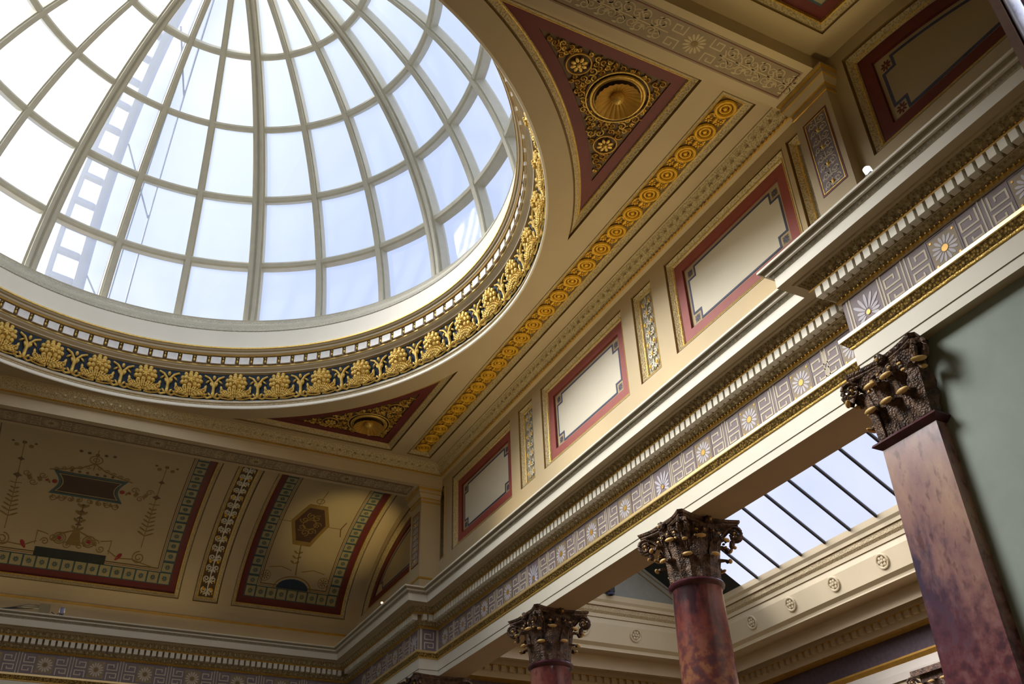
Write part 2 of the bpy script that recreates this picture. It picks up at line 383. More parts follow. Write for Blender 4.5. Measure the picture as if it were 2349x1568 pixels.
def scrollrun(mb, f, u0, v0, u1, v1, k, kd, wd, n, h=.003, w0=.003, gold=None, vert=True):
    # mirrored arabesque filling a rectangle
    U = (u0+u1)/2; half = (u1-u0)/2; step = (v1-v0)/n
    for i in range(n):
        c = v0+step*(i+.5); s = 1 if i % 2 else -1
        for m_ in (-1, 1):
            r = min(half*.42, step*.40)
            mb.stroke(spiral(U+m_*half*.5, c, r, r*.18, 1.35, pi/2*s+ (0 if m_ > 0 else pi), m_*s), wd, h, k, f, w0)
            mb.stroke([(U, c-step/2), (U+m_*half*.12, c-step*.2), (U+m_*half*.5, c-step*.38)], wd, h, k, f, w0)
            mb.poly(leaf2(U+m_*half*.15, c, (pi/4 if m_ > 0 else 3*pi/4), r*.9, r*.45), h, k, f, w0)
            mb.poly(leaf2(U+m_*half*.78, c-step*.35, (pi/2), r*.8, r*.4), h, kd, f, w0)
        if gold and i % 2 == 0: mb.ell(f(U, c, .008), Vector(f(U+wd*1.6, c, .008))-Vector(f(U, c, .008)), Vector(f(U, c+wd*2.4, .008))-Vector(f(U, c, .008)), Vector(f(U, c, .03))-Vector(f(U, c, .008)), gold)
    mb.stroke([(U, v0), (U, v1)], wd, h, k, f, w0)

# ------------------------------------------------------------------ entablature
XF, XP, YR, YFW, YNW = 7.78, 7.36, 6.20, 22.80, 1.22      # frieze planes, return, far and near wall
ARCH = [(0, 5.32), (0, 5.43), (.012, 5.436), (.012, 5.65), (.03, 5.655), (.035, 5.675), (.045, 5.68), (.09, 5.745), (.105, 5.75), (.105, 5.79), (0, 5.80)]
ARCH_M = ['cream', 'ribedge', 'cream', 'gold', 'gold', 'lace', 'lace', 'goldpale', 'goldpale', 'cream']
BED = [(0, 6.26), (.03, 6.262), (.045, 6.285), (.03, 6.305), (.11, 6.372), (.12, 6.376), (.12, 6.50), (.22, 6.502), (.225, 6.52), (.21, 6.535), (.30, 6.635), (.33, 6.645)]
BED_M = ['stone', 'goldpaint', 'goldpaint', 'carvedark', 'stone', 'stone_dark', 'stone', 'goldpaint', 'goldpaint', 'carvedark', 'stone']
CORN = [(.33, 6.645), (.34, 6.66), (.46, 6.66), (.46, 6.80), (.475, 6.808), (.505, 6.845), (.53, 6.85), (.53, 6.872), (.54, 6.876), (.575, 6.905), (.593, 6.908), (.593, 6.937), (.10, 6.97)]
CORN_M = ['stone', 'stone', 'cream', 'cream', 'enrichgrey', 'cream', 'cream', 'cream', 'ribedge', 'cream', 'cream', 'cream']
def planpt(path, i, d):
    # offset of path vertex i by d to the left of the walking direction, mitred
    p = Vector(path[i]); n = []
    if i > 0: a = (p-Vector(path[i-1])).normalized(); n.append(Vector((-a.y, a.x)))
    if i < len(path)-1: a = (Vector(path[i+1])-p).normalized(); n.append(Vector((-a.y, a.x)))
    if len(n) == 1: return p + n[0]*d
    return p + (n[0]+n[1])*(d/(1+n[0].dot(n[1])))
def sweep(mb, path, i0, i1, prof, mats):
    for s, k in enumerate(mats):
        a, b = prof[s], prof[s+1]
        r0 = []; r1 = []
        for i in range(i0, i1+1):
            q = planpt(path, i, a[0]); r0.append((q.x, q.y, a[1])); q = planpt(path, i, b[0]); r1.append((q.x, q.y, b[1]))
        mb.loft([r0, r1], k, closed=False)
# walking from the near side to the far side and round the room, the room is on the left hand
PATH = [(XP, 1.22), (XP, CY-YR), (XF, CY-YR), (XF, CY+YR), (XP, CY+YR), (XP, YFW), (2*CX-XP, YFW), (2*CX-XP, CY+YR), (2*CX-XF, CY+YR), (2*CX-XF, CY-YR), (2*CX-XP, CY-YR), (2*CX-XP, 1.22)]
# ------ painted frieze ornament
def key(mb, f, u, v, s, sc=1.0):
    # one fret, s = +1 / -1 mirrors it
    g = lambda P: [(u+s*a*sc, v+b*sc) for a, b in P]
    for P in ([(.20, .40), (.20, .235), (0, .235), (0, .345), (.13, .345), (.13, .29)], [(0, .02), (0, .165), (.20, .165), (.20, .07), (.08, .07), (.08, .115)]):
        mb.stroke(g(P), .022*sc, .003, 'friezeline', f)
def motif(mb, f, c, v0, kind, pk='lilac'):
    # a module 2*hw wide centred at c; v0 is the bottom of the frieze (height .46)
    if kind == 'ros':
        mb.poly([(c-.17, v0+.05), (c+.17, v0+.05), (c+.17, v0+.41), (c-.17, v0+.41)], .002, 'buff', f)
        mb.stroke([(c-.19, v0+.02), (c+.19, v0+.02), (c+.19, v0+.44), (c-.19, v0+.44)], .012, .003, 'frieze', f, closed=True, w0=.002)
        daisy(mb, f, c, v0+.23, .155, pk, 'goldpaint' if pk == 'lilac' else 'ochre', 14, w0=.004)
        for a, b in ((-.14, .08), (.14, .08), (-.14, .38), (.14, .38)): mb.poly(circ(c+a, v0+b, .014, 8), .004, 'goldpaint', f, .003)
    else:
        for d in (-.21, -.25, .21, .25): mb.stroke([(c+d, v0), (c+d, v0+.46)], .02, .003, 'friezeline', f)
        for i in range(11):
            a = radians(-30+24*i); mb.poly(petal(c, v0+.15, a, .05, .24 if 20 < -30+24*i < 160 else .16, .04), .003, 'lilac', f, .002)
        mb.poly(circ(c, v0+.15, .03, 10), .004, 'goldpaint', f, .004)
        for s in (-1, 1): mb.stroke(spiral(c+s*.12, v0+.06, .045, .01, 1.2, pi/2, s, 14), .012, .003, 'friezeline', f)
def frieze_run(mb, f, centres, kinds, v0, ends):
    for c, k in zip(centres, kinds): motif(mb, f, c, v0, k, ends or 'lilac')
    cs = sorted(centres)
    for a, b in zip(cs[:-1], cs[1:]):
        ka, kb = kinds[centres.index(a)], kinds[centres.index(b)]
        mid = (a+b)/2
        if ka == 'ros' and kb == 'ros':
            for d in (-.03, .03): mb.stroke([(mid+d, v0), (mid+d, v0+.46)], .018, .003, 'friezeline', f)
            key(mb, f, a+.225, v0+.02, 1); key(mb, f, b-.225, v0+.02, -1)
        else:
            r, p_, sg = (a, b, 1) if ka == 'ros' else (b, a, -1)
            key(mb, f, r+sg*.225, v0+.02, sg); key(mb, f, p_-sg*.29, v0+.02, -sg); md = (r+sg*.425+p_-sg*.49)/2
            for dd in ((-.025, .025) if b-a > 1.04 else (0,)): mb.stroke([(md+dd, v0), (md+dd, v0+.46)], .018, .003, 'friezeline', f)
VF = 5.80
def entab(name_lbl, i0, i1, frz, dent, extra=None):
    t = thing('entablature', name_lbl, 'entablature', (*PATH[i0], 5.32))
    mb = MB(); sweep(mb, PATH, i0, i1, ARCH, ARCH_M); build('architrave', mb, t)
    mb = MB(); sweep(mb, PATH, i0, i1, BED, BED_M); build('bed_moulding', mb, t)
    mb = MB(); sweep(mb, PATH, i0, i1, CORN, CORN_M); build('cornice', mb, t)
    mb = MB(); mg = MB()
    for i in range(i0, i1):
        A, B = Vector(PATH[i]), Vector(PATH[i+1]); d = (B-A).normalized(); nr = Vector((-d.y, d.x)); Ln = (B-A).length; n = int(Ln/.1255)
        if Ln < 1: n = 3
        for j in range(n):
            for d_, z_, hw, dz, dd, k, m_, ph in ((.255, 6.588, .034, .045, .03, 'enrich', mb, .5), (.075, 6.345, .030, .028, .025, 'enrich', mb, .5), (.225, 6.527, .016, .014, .014, 'goldpaint', mg, 0), (.225, 6.527, .016, .014, .014, 'goldpaint', mg, .5), (.05, 6.285, .016, .016, .016, 'goldpaint', mg, 0), (.05, 6.285, .016, .016, .016, 'goldpaint', mg, .5)):
                q = A + d*(Ln*(j+ph)/n) + nr*d_
                m_.ell((q.x, q.y, z_), (d.x*hw, d.y*hw, 0), (nr.x*dd, nr.y*dd, dd*.6), (0, 0, dz), k, 6, 3)
    build('egg_ornament', mb, t)['kind'] = 'stuff'; build('gilt_beads', mg, t)['kind'] = 'stuff'
    mb = MB(); sweep(mb, PATH, i0, i1, [(0, 5.80), (0, 6.26)], ['frieze'])
    frz(mb); build('painted_frieze', mb, t)
    # dentils
    first = None; n = 0; rest = MB()
    for (x, y, ax) in dent:
        hw = .0435
        if ax == 'y': a, b = (x-.22, y-hw, 6.383), (x-.12+.005, y+hw, 6.50)
        elif ax == 'y-': a, b = (x-hw, y-.22, 6.383), (x+hw, y-.115, 6.50)
        if n < 100:
            m_ = MB(); 
            if first is None or first[1] != ax:
                m_.box(a, b, 'cream'); o = build('dentil', m_, t, loc=((a[0]+b[0])/2, (a[1]+b[1])/2, 6.44)); first = (o, ax, x, y)
            else:
                dup(first[0], (x-first[2], y-first[3], 0), parent=t)
        else: rest.box(a, b, 'cream')
        n += 1
    if rest.v: o = build('dentil_row', rest, t); o['kind'] = 'stuff'
    return t
fP, fM = right(XP), right(XF)
def frz_near(mb):
    cs = [CY-YR-.30-.0, 4.82, 3.82, 2.82, 1.82]; cs[0] = 5.50; frieze_run(mb, fP, [5.50, 4.42, 3.42, 2.42], ['pal', 'ros', 'ros', 'ros'], VF, None)
def frz_main(mb):
    cs = [CY+k*.995 for k in range(-6, 7)]; ks = ['pal' if abs(k) == 2 else 'ros' for k in range(-6, 7)]
    cs = cs[:]; cs[0] += .12; cs[-1] -= .12
    frieze_run(mb, fM, cs, ks, VF, None)
def frz_farside(mb):
    frieze_run(mb, fP, [2*CY-5.50, 2*CY-4.42, 2*CY-3.42, 2*CY-2.42], ['pal', 'ros', 'ros', 'ros'], VF, None)
    fr = lambda u, v, w: (u, CY+YR-w, v)
    mb.box((XP, CY+YR-.004, VF), (XP+.05, CY+YR, VF+.46), 'friezeline'); mb.box((XF-.05, CY+YR-.004, VF), (XF, CY+YR, VF+.46), 'friezeline')
    key(mb, fr, XP+.11, VF+.02, 1, .98)
def frz_farwall(mb):
    f = farw(YFW); cs = [.60+1.028*k for k in range(-6, 7)]; frieze_run(mb, f, cs, ['ros']*len(cs), VF, 'friezeline')  # daisies take the line colour here, painting in the dimness of this wall
dn = .1255
entab('near projecting stretch of cream and gold entablature above the green wall', 0, 2, frz_near, [(XP, CY-YR+.155-dn*(i+.5), 'y') for i in range(36)] )
entab('long recessed stretch of cream and gold entablature carried by the red marble columns', 2, 3, frz_main, [(XF, CY-dn*49+dn*i, 'y') for i in range(99)])
entab('far projecting stretch of entablature turning the corner beside the last column', 3, 5, frz_farside,
      [(XP, CY+YR-.155+dn*(i+.5), 'y') for i in range(35)] + [(XP+.02+.125*i, CY+YR, 'y-') for i in range(3)])
entab('entablature along the far wall under the painted vault', 5, 6, frz_farwall, [(XP-.29-.131*i, YFW, 'y-') for i in range(105)])
mb = MB()
for pr, ms in ((ARCH, ARCH_M), (BED, BED_M), (CORN, CORN_M)): sweep(mb, PATH, 6, 11, pr, ms)
sweep(mb, PATH, 6, 11, [(0, 5.80), (0, 6.26)], ['frieze'])
o = struct('trim_1', mb)

# ------------------------------------------------------------------ shell
# soffit of the beam over the columns
mb = MB(); mb.add([(XF, CY-YR, 5.32), (XF+.57, CY-YR, 5.32), (XF+.57, CY+YR, 5.32), (XF, CY+YR, 5.32)], [(0, 1, 2, 3)], 'stone')
mb.add([(XF+.57, CY-YR, 5.32), (XF+.57, CY+YR, 5.32), (XF+.57, CY+YR, 7.25), (XF+.57, CY-YR, 7.25)], [(0, 1, 2, 3)], 'stone')
for s in (1,):
    mb.add([(XP, CY+s*YR, 5.32), (XF, CY+s*YR, 5.32), (XF+.57, CY+s*YR, 5.32), (XF+.57, CY+s*(YR+1), 5.32), (XP, CY+s*(YR+1), 5.32)], [(0, 1, 2, 3, 4)], 'stone')
struct('trim_2', mb)
WX = 7.796
ZT, ZB = 9.541, 7.822
P1, P2, P3 = (14.740, 17.602), (CY-1.4336, CY+1.4336), (6.43, 9.3456)
P3 = (2*CY-P1[1], 2*CY-P1[0])
S1, S2 = (13.794, 14.376), (9.680, 10.245)
S3 = (5.70, 6.335); S0 = (18.02, 18.50)
holes = [(a, ZB, b, ZT) for a, b in (P1, P2, P3, S1, S2, S0, S3)]
mb = MB(); holed(mb, right(WX), CY-6.88, 6.95, CY+6.88, 10.02, holes, 'stone'); struct('wall_right', mb)
# ceiling with dome opening, straight strips and spandrels
RO, RS = 5.83, 6.215
XS1, XS2, YS = 6.748, 7.321, 5.76
XSP, YSP = 6.384, 5.778
def spandgen(sx, sy):
    hx = XSP-CX
    def g(t):
        R = RS+t; ex = hx-t; ey = YSP-t
        a0 = math.acos(min(1, ex/R)); a1 = math.asin(min(1, ey/R)); n = 28
        P = [(ex, ey)] + [(R*cos(a1+(a0-a1)*i/n), R*sin(a1+(a0-a1)*i/n)) for i in range(n+1)]
        return [(CX+sx*x, CY+sy*y) for x, y in P]
    return g
SP = {(sx, sy): spandgen(sx, sy) for sx in (1, -1) for sy in (1, -1)}
stripR = rectgen(XS1, CY-YS, XS2, CY+YS); stripL = rectgen(2*CX-XS2, CY-YS, 2*CX-XS1, CY+YS)
mb = MB()
polyholes(mb, ceil(10.0), [(2*CX-WX, CY-6.15), (WX, CY-6.15), (WX, CY+6.15), (2*CX-WX, CY+6.15)],
          [circ(CX, CY, RO, 160), stripR(0), stripL(0)] + [g(0) for g in SP.values()], 'stone')
struct('ceiling', mb)
# beams carrying the flat ceiling (face, soffit with painted band) and the carved cornice round the flat ceiling
BI, BO, BZ = 6.13, 6.86, 9.50
for s, nm in ((1, 'far'), (-1, 'near')):
    mb = MB(); x0, x1 = 2*CX-WX, WX
    yi, yo = CY+s*BI, CY+s*BO
    mb.add([(x0, yi, 10.02), (x1, yi, 10.02), (x1, yi, BZ), (x0, yi, BZ), (x1, yo, BZ), (x0, yo, BZ), (x1, yo, 10.02), (x0, yo, 10.02)], [(0, 1, 2, 3), (3, 2, 4, 5), (5, 4, 6, 7), (7, 6, 1, 0)], 'stone')
    t = thing('ceiling_beam', 'broad stone-coloured ceiling beam on the %s side of the dome, its underside painted' % ('far' if s > 0 else 'near'), 'beam', (CX, yi, BZ))
    build('beam_box', mb, t)
    f = ceil(BZ); mb = MB(); a, b = sorted((CY+s*6.27, CY+s*6.75)); xa, xb = 2*CX-7.16, 7.16
    mb.poly([(xa, a), (xb, a), (xb, b), (xa, b)], .002, 'buff', f)
    mb.stroke([(xa+.03, a+.03), (xb-.03, a+.03), (xb-.03, b-.03), (xa+.03, b-.03)], .012, .003, 'maroon', f, closed=True, w0=.003)
    c = (a+b)/2; n = 13; st = (xb-xa)/n
    for i in range(n):
        u = xa+st*(i+.5)
        if i % 2:
            daisy(mb, f, u, c, .15, 'stone', 'ochre', 14)
            for q in (-1, 1):
                for r in (-1, 1):
                    mb.stroke([(u+q*.20, c+r*.18), (u+q*.20, c+r*.05), (u+q*.36, c+r*.05), (u+q*.36, c+r*.15), (u+q*.27, c+r*.15), (u+q*.27, c+r*.10)], .018, .003, 'stone', f)
        else:
            g = lambda a_, b_, w_: f(b_, a_, w_)
            scrollrun(mb, g, a+.05, u-st*.5-.12, b-.05, u+st*.5+.12, 'stone', 'stone', .017, 5)
            for q in (-1, 1):
                for z_ in range(4): mb.stroke(spiral(u-.42+.28*z_, c+q*.07, .07, .012, 1.3, pi*z_, q, 14), .012, .003, 'stone', f)
    build('painted_band', mb, t)
# carved moulding round the flat ceiling
RECT = [(WX, CY-BI), (WX, CY+BI), (2*CX-WX, CY+BI), (2*CX-WX, CY-BI)]
CM = [(0, 9.735), (.075, 9.75), (.10, 9.765), (.085, 9.785), (.10, 9.80), (.235, 9.965), (.25, 9.97), (.25, 10.0)]
CMM = ['stone', 'goldpaint', 'goldpaint', 'stone', 'enrich', 'stone', 'stone']
t = thing('ceiling_cornice', 'carved and gold-beaded moulding bordering the flat ceiling around the dome', 'moulding', (CX, CY, 9.75))
loop = RECT + [RECT[0], RECT[1]]
for i in range(4):
    path = [RECT[(i-1) % 4], RECT[i], RECT[(i+1) % 4], RECT[(i+2) % 4]]
    mb = MB(); sweep(mb, path, 1, 2, CM, CMM)
    A = Vector(path[1]); B = Vector(path[2]); d = (B-A).normalized(); nrm = Vector((-d.y, d.x)); n = int((B-A).length/.085)
    for j in range(1, n):
        q = A + d*((B-A).length*j/n) + nrm*.105
        mb.ell((q.x, q.y, 9.765), (.018, 0, 0), (0, .03, 0) if abs(d.y) > .5 else (0, .018, 0), (0, 0, .018), 'goldpaint', 6, 3)
        q = A + d*((B-A).length*(j+.5)/n) + nrm*.175
        if j % 2: mb.ell((q.x, q.y, 9.875), (.04 if abs(d.y) < .5 else .02, 0, 0), (0, .04 if abs(d.y) > .5 else .02, 0), nrm.to_3d()*.03+Vector((0, 0, -.05)), 'enrich', 6, 3)
    build('moulding_length', mb, t)
# coves (barrel vault quarters) with rectangular recesses
S_FAR = s_of_dy(6.74)
BIG = (CX-2.53, .375, CX+2.53, S_TOP); STR = (3.40, .375, 3.99, S_TOP); SIDE = (4.30, .375, 7.15, S_TOP)
farp = lambda h: (h[0], h[1], h[2], S_FAR)
mir = lambda h: (2*CX-h[2], h[1], 2*CX-h[0], h[3])
EX = 7.50
for s in (1, -1):
    mb = MB(); hs = [farp(h) for h in (BIG, STR, SIDE, mir(STR), mir(SIDE))] if s > 0 else [BIG, SIDE, STR]
    holed(mb, cove(s), 2*CX-EX, 0, EX, S_END, hs, 'stone', nv=36)
    y = CY+s*10.8
    if s > 0:
        holed(mb, farw(y), 2*CX-EX, 6.9, EX, CZ, [], 'stone')
        # gold fillet at the springing
        mb.box((2*CX-EX, y-.035, CZ-.03), (EX, y+.01, CZ+.012), 'goldpaint')
        struct('wall_far', mb)
    else:
        holed(mb, farw(y), 2*CX-EX, 6.9, EX, CZ, [], 'stone'); struct('wall_near', mb)
# end walls under the coves, with lunette recesses
def lungen(s):
    off, dy0, v0 = .21, 7.09, 7.853
    def g(t):
        a, b = CA-off-t, CB-off-t; n = 30
        d0 = dy0+t; v = v0+t
        th0 = math.acos((d0-CO)/a); th1 = math.asin((v-CZ)/b)
        P = [(d0, v), (CO+a*cos(th1), v)] + [(CO+a*cos(th1+(th0-th1)*i/n), CZ+b*sin(th1+(th0-th1)*i/n)) for i in range(1, n+1)]
        return [(CY+s*x, z) for x, z in P]
    return g
for s, nm in ((1, 'trim_3'), (-1, 'trim_4')):
    for side in (1, -1):
        n = 40; arcp = [(CY+s*(CO+(CA+.03)*cos(pi/2*i/n)), CZ+(CB+.03)*sin(pi/2*i/n)) for i in range(n+1)]
        outer = [(CY+s*6.5, 6.9), (CY+s*(CO+CA+.03), 6.9)] + arcp
        f = right(EX) if side > 0 else left(2*CX-EX)
        mb = MB(); polyholes(mb, f, outer, [lungen(s)(0)] if side > 0 else [], 'stone'); struct(nm if side > 0 else nm+'b', mb)
# lower walls
mb = MB()
XG = 7.50
holed(mb, right(XG), CY-YR-30, -ZO, CY-YR, 5.45, [(-8, -ZO, .3, 5.3)], 'green')
mb.add([(XG, CY-YR, -ZO), (XF+.57, CY-YR, -ZO), (XF+.57, CY-YR, 5.33), (XG, CY-YR, 5.33)], [(0, 1, 2, 3)], 'green')
mb.add([(XG, CY-YR, 5.331), (XG, 1.22, 5.331), (XP, 1.22, 5.331), (XP, CY-YR, 5.331)], [(0, 1, 2, 3)], 'stone')
struct('wall_right_near', mb)
mb = MB(); holed(mb, right(XG), CY+YR, -ZO, YFW+.1, 5.45, [], 'green')
mb.add([(XG, CY+YR, -ZO), (XF+.57, CY+YR, -ZO), (XF+.57, CY+YR, 5.33), (XG, CY+YR, 5.33)], [(0, 1, 2, 3)], 'green')
mb.add([(XG, CY+YR, 5.331), (XG, YFW, 5.331), (XP, YFW, 5.331), (XP, CY+YR, 5.331)], [(0, 1, 2, 3)], 'stone')
struct('wall_right_far', mb)
mb = MB(); holed(mb, farw(YFW+.12), -7.5, -ZO, 8, 5.45, [], 'green'); mb.box((-7, YFW-.01, 5.325), (XP, YFW+.13, 5.335), 'stone'); struct('wall_far_lower', mb)
mb = MB(); holed(mb, left(2*CX-WX), CY-6.9, 6.9, CY+6.9, 10.02, [], 'stone'); holed(mb, left(2*CX-XG), 1.2, -ZO, YFW+.1, 6.95, [], 'green'); struct('wall_left', mb)
# near wall with the tall doorway the camera looks in through
DX0, DX1 = 2*CX-2.93, 2.93
mb = MB(); holed(mb, lambda u, v, w: (u, 1.20+w, v), 2*CX-7.9, -ZO, 7.9, 7.45, [(DX0-.3, -ZO, DX1+.3, 5.2)], 'stone'); struct('wall_near_lower', mb)
mb = MB(); mb.add([(-9, -6, -ZO), (20, -6, -ZO), (20, 24, -ZO), (-9, 24, -ZO)], [(0, 1, 2, 3)], 'wood'); struct('floor', mb)
# vestibule behind the camera
mb = MB()
mb.add([(-5, 1.2, -ZO), (-5, -5, -ZO), (-5, -5, 6), (-5, 1.2, 6)], [(0, 1, 2, 3)], 'stone'); mb.add([(6, 1.2, -ZO), (6, -5, -ZO), (6, -5, 6), (6, 1.2, 6)], [(0, 1, 2, 3)], 'stone')
mb.add([(-5, -5, -ZO), (6, -5, -ZO), (6, -5, 6), (-5, -5, 6)], [(0, 1, 2, 3)], 'stone'); mb.add([(-5, 1.2, 6), (6, 1.2, 6), (6, -5, 6), (-5, -5, 6)], [(0, 1, 2, 3)], 'cream')
struct('wall_vestibule', mb)
PY = (1.215, 1.178, 1.105, .9)
t = thing('door_pier', 'pale polished marble door pier close by at the upper right edge', 'door surround', (3.05, 1.2, -ZO))
mb = MB(); mb.box((2.96, PY[1], -ZO), (3.35, PY[0], 5.2), 'brown'); build('outer_moulding', mb, t)
mb = MB(); mb.tube([(2.99, (PY[1]+PY[2])/2, -ZO), (2.99, (PY[1]+PY[2])/2, 5.2)], (PY[1]-PY[2])/2, 'marble_pale', 16); build('pale_shaft', mb, t, smooth=True)
mb = MB(); mb.box((2.965, PY[3], -ZO), (3.35, PY[2], 5.2), 'marble_magenta'); build('magenta_panel', mb, t)
t = thing('door_pier', 'matching marble door pier beside the opposite jamb out of the picture', 'door surround', (2*CX-3.05, 1.2, -ZO))
mb = MB(); mb.box((2*CX-3.35, 1.05, -ZO), (2*CX-2.93, 1.24, 5.2), 'marble_pale'); build('pale_shaft', mb, t)

# ------------------------------------------------------------------ wall panels
def mpanel(label, f, gen, corners, group='painted wall panels', redk='red'):
    t = thing('painted_wall_bay', label, 'wall panel', f(*gen(0)[0], 0), group)
    frame(f, gen, t)
    mb = MB(); ringband(mb, f, gen, [(.125, -.10), (.30, -.10), (.30, -.145)], [redk, 'maroon']); build('red_border', mb, t)
    mb = MB(); ringband(mb, f, gen, [(.30, -.145), (.375, -.145)], ['stone']); fill(mb, f, gen, .375, -.145, 'stone' if corners is None else 'stone'); build('margin', mb, t)
    return t
def notched(u0, v0, u1, v1, c):
    return [(u0+c, v0), (u1-c, v0), (u1-c, v0+c), (u1, v0+c), (u1, v1-c), (u1-c, v1-c), (u1-c, v1), (u0+c, v1), (u0+c, v1-c), (u0, v1-c), (u0, v0+c), (u0+c, v0+c)]
def star(mb, f, cu, cv, r, k, w0):
    for i in range(8): mb.poly(petal(cu, cv, 2*pi*i/8, r*.2, r, r*.35), .002, k, f, w0)
def rect_panel(label, a, b):
    f = right(WX); gen = rectgen(a, ZB, b, ZT); t = mpanel(label, f, gen, 1)
    u0, v0, u1, v1 = a+.375, ZB+.375, b-.375, ZT-.375; N = notched(u0, v0, u1, v1, .17)
    mb = MB(); mb.poly(N, .002, 'ivory', f, -.144); build('ivory_field', mb, t)
    mb = MB(); mb.stroke(N, .034, .003, 'blue', f, w0=-.142, closed=True); build('blue_fillet', mb, t)
    for cu, cv in ((u0+.06, v0+.06), (u1-.06, v0+.06), (u0+.06, v1-.06), (u1-.06, v1-.06)):
        mb = MB(); mb.poly([(cu-.06, cv-.06), (cu+.06, cv-.06), (cu+.06, cv+.06), (cu-.06, cv+.06)], .001, 'buff', f, -.144); star(mb, f, cu, cv, .06, 'blue', -.142); build('corner_star', mb, t)
rect_panel('ivory wall panel with pink-red border, farthest of the three rectangular ones, by the dim corner', *P1)
rect_panel('brightly lit middle ivory wall panel with salmon-red border between the two carved strips', *P2)
rect_panel('largest-looking ivory wall panel in red border, partly cut by the near cornice', *P3)
def lun_panel(label, s):
    f = right(EX); gen = lungen(s); t = mpanel(label, f, gen, None, 'curved lunette panels', 'maroon')
    # blue fillet follows the inset outline, with square notches at the corners by the pilaster
    a, b = CA-.21-.375, CB-.21-.375; d0, v0 = 7.09+.375, 7.853+.375; n = 26; c = .17
    th0 = math.acos((d0+c-CO)/a); th1 = math.asin((v0+c-CZ)/b)
    top = [(CO+a*cos(th1+(th0-th1)*i/n), CZ+b*sin(th1+(th0-th1)*i/n)) for i in range(n+1)]
    zt = top[-1][1]
    P = [(d0+c, v0+c), (d0+c, v0), (top[0][0]-c, v0), (top[0][0]-c, v0+c)] + top[0:] + [(d0+c, zt-c), (d0, zt-c), (d0, v0+c)]
    P = [(CY+s*x, z) for x, z in P]
    mb = MB(); mb.poly(P, .002, 'vaultfield', f, -.144); build('buff_field', mb, t)
    mb = MB(); mb.stroke(P, .04, .003, 'blue', f, w0=-.142, closed=True); build('blue_fillet', mb, t)
    for x, z in ((d0+.065, v0+.065), (d0+.065, zt-.065)):
        mb = MB(); star(mb, f, CY+s*x, z, .075, 'maroon', -.142); build('corner_star', mb, t)
    return t
lun_panel('curved lunette wall panel in dim corner beyond the far wall pilaster', 1)
lun_panel('large curved lunette wall panel at the upper right beside the near pilaster', -1)
def strip_panel(label, a, b):
    f = right(WX); gen = rectgen(a, ZB, b, ZT); t = thing('carved_strip', label, 'wall ornament', f(a, ZB, 0), 'carved wall strips')
    frame(f, gen, t)
    g = lambda u, v, w: f(u, v, w-.10)
    mb = MB(); fill(mb, f, gen, .125, -.10, 'enrichgrey'); build('grey_ground', mb, t)
    if a == S0[0]:
        mb = MB(); mb.box((WX-.01, a-.03, ZB), (WX+.004, a, ZT), 'gold'); build('gilt_edge', mb, t); return
    mb = MB(); scrollrun(mb, g, a+.15, ZB+.15, b-.15, ZT-.15, 'ivory', 'lilac', .022, 7, h=.022)
    build('white_scrollwork', mb, t)
    mb = MB()
    for i in range(7):
        c = ZB+.25+i*.2
        for q in ((-1, 1) if i % 2 == 0 else (0,)):
            cu = (a+b)/2+q*.09; mb.ell(g(cu, c, .02), (.03, 0, 0), (0, .03, 0), (0, 0, .045), 'gold')
    build('gilt_buds', mb, t)
strip_panel('narrow gilt and white carved strip between the farthest and middle ivory panels', *S1)
strip_panel('narrow gilt and white carved strip between the middle and nearest ivory panels', *S2)
strip_panel('sliver of carved strip showing as a gold line beside the far pilaster', *S0)
strip_panel('carved strip with gold edge half hidden behind the near wall pilaster', *S3)
# wall pilasters carrying the beams
def wall_pilaster(label, s):
    y0, y1 = sorted((CY+s*6.27, CY+s*6.87)); X = 7.34
    t = thing('wall_pilaster', label, 'pilaster', (X, (y0+y1)/2, 6.97))
    mb = MB(); mb.box((X, y0, 6.95), (WX+.02, y1, BZ), 'stone'); build('pier', mb, t)
    prof = [(0, 9.15), (.012, 9.155), (.02, 9.175), (.008, 9.19), (.008, 9.24), (.03, 9.26), (.075, 9.35), (.09, 9.36), (.09, 9.43), (.085, 9.435), (.115, 9.475), (.115, BZ)]
    ms = ['goldpaint', 'goldpaint', 'goldpaint', 'stone', 'goldpaint', 'stone', 'goldpaint', 'stone', 'stone', 'goldpaint', 'stone']
    path = [(WX, y0), (X, y0), (X, y1), (WX, y1)]
    mb = MB(); sweep(mb, path, 0, 3, prof, ms); build('capital', mb, t)
    mb = MB(); sweep(mb, path, 0, 3, [(0, 7.36), (.02, 7.37), (.02, 7.40), (0, 7.41)], ['goldpaint']*3); build('base_fillet', mb, t)
    f = right(X); mb = MB(); a, b, c, d = y0+.09, 7.73, y1-.12, 8.94
    mb.poly([(a, b), (c, b), (c, d), (a, d)], .002, 'frieze', f); mb.stroke([(a, b), (c, b), (c, d), (a, d)], .02, .004, 'maroon', f, closed=True, w0=.002)
    mb.stroke([(a+.022, b+.022), (c-.022, b+.022), (c-.022, d-.022), (a+.022, d-.022)], .012, .005, 'gold', f, closed=True, w0=.002)
    scrollrun(mb, f, a+.03, b+.03, c-.03, d-.03, 'friezeline', 'lilac', .015, 8, gold='gold'); build('arabesque_panel', mb, t)
# path walking: the outside must be on the left hand
def sweep_fix(path): return path
wall_pilaster('stone-coloured wall pilaster with purple arabesque under the near ceiling beam', -1)
wall_pilaster('stone-coloured wall pilaster in the far corner under the far ceiling beam', 1)

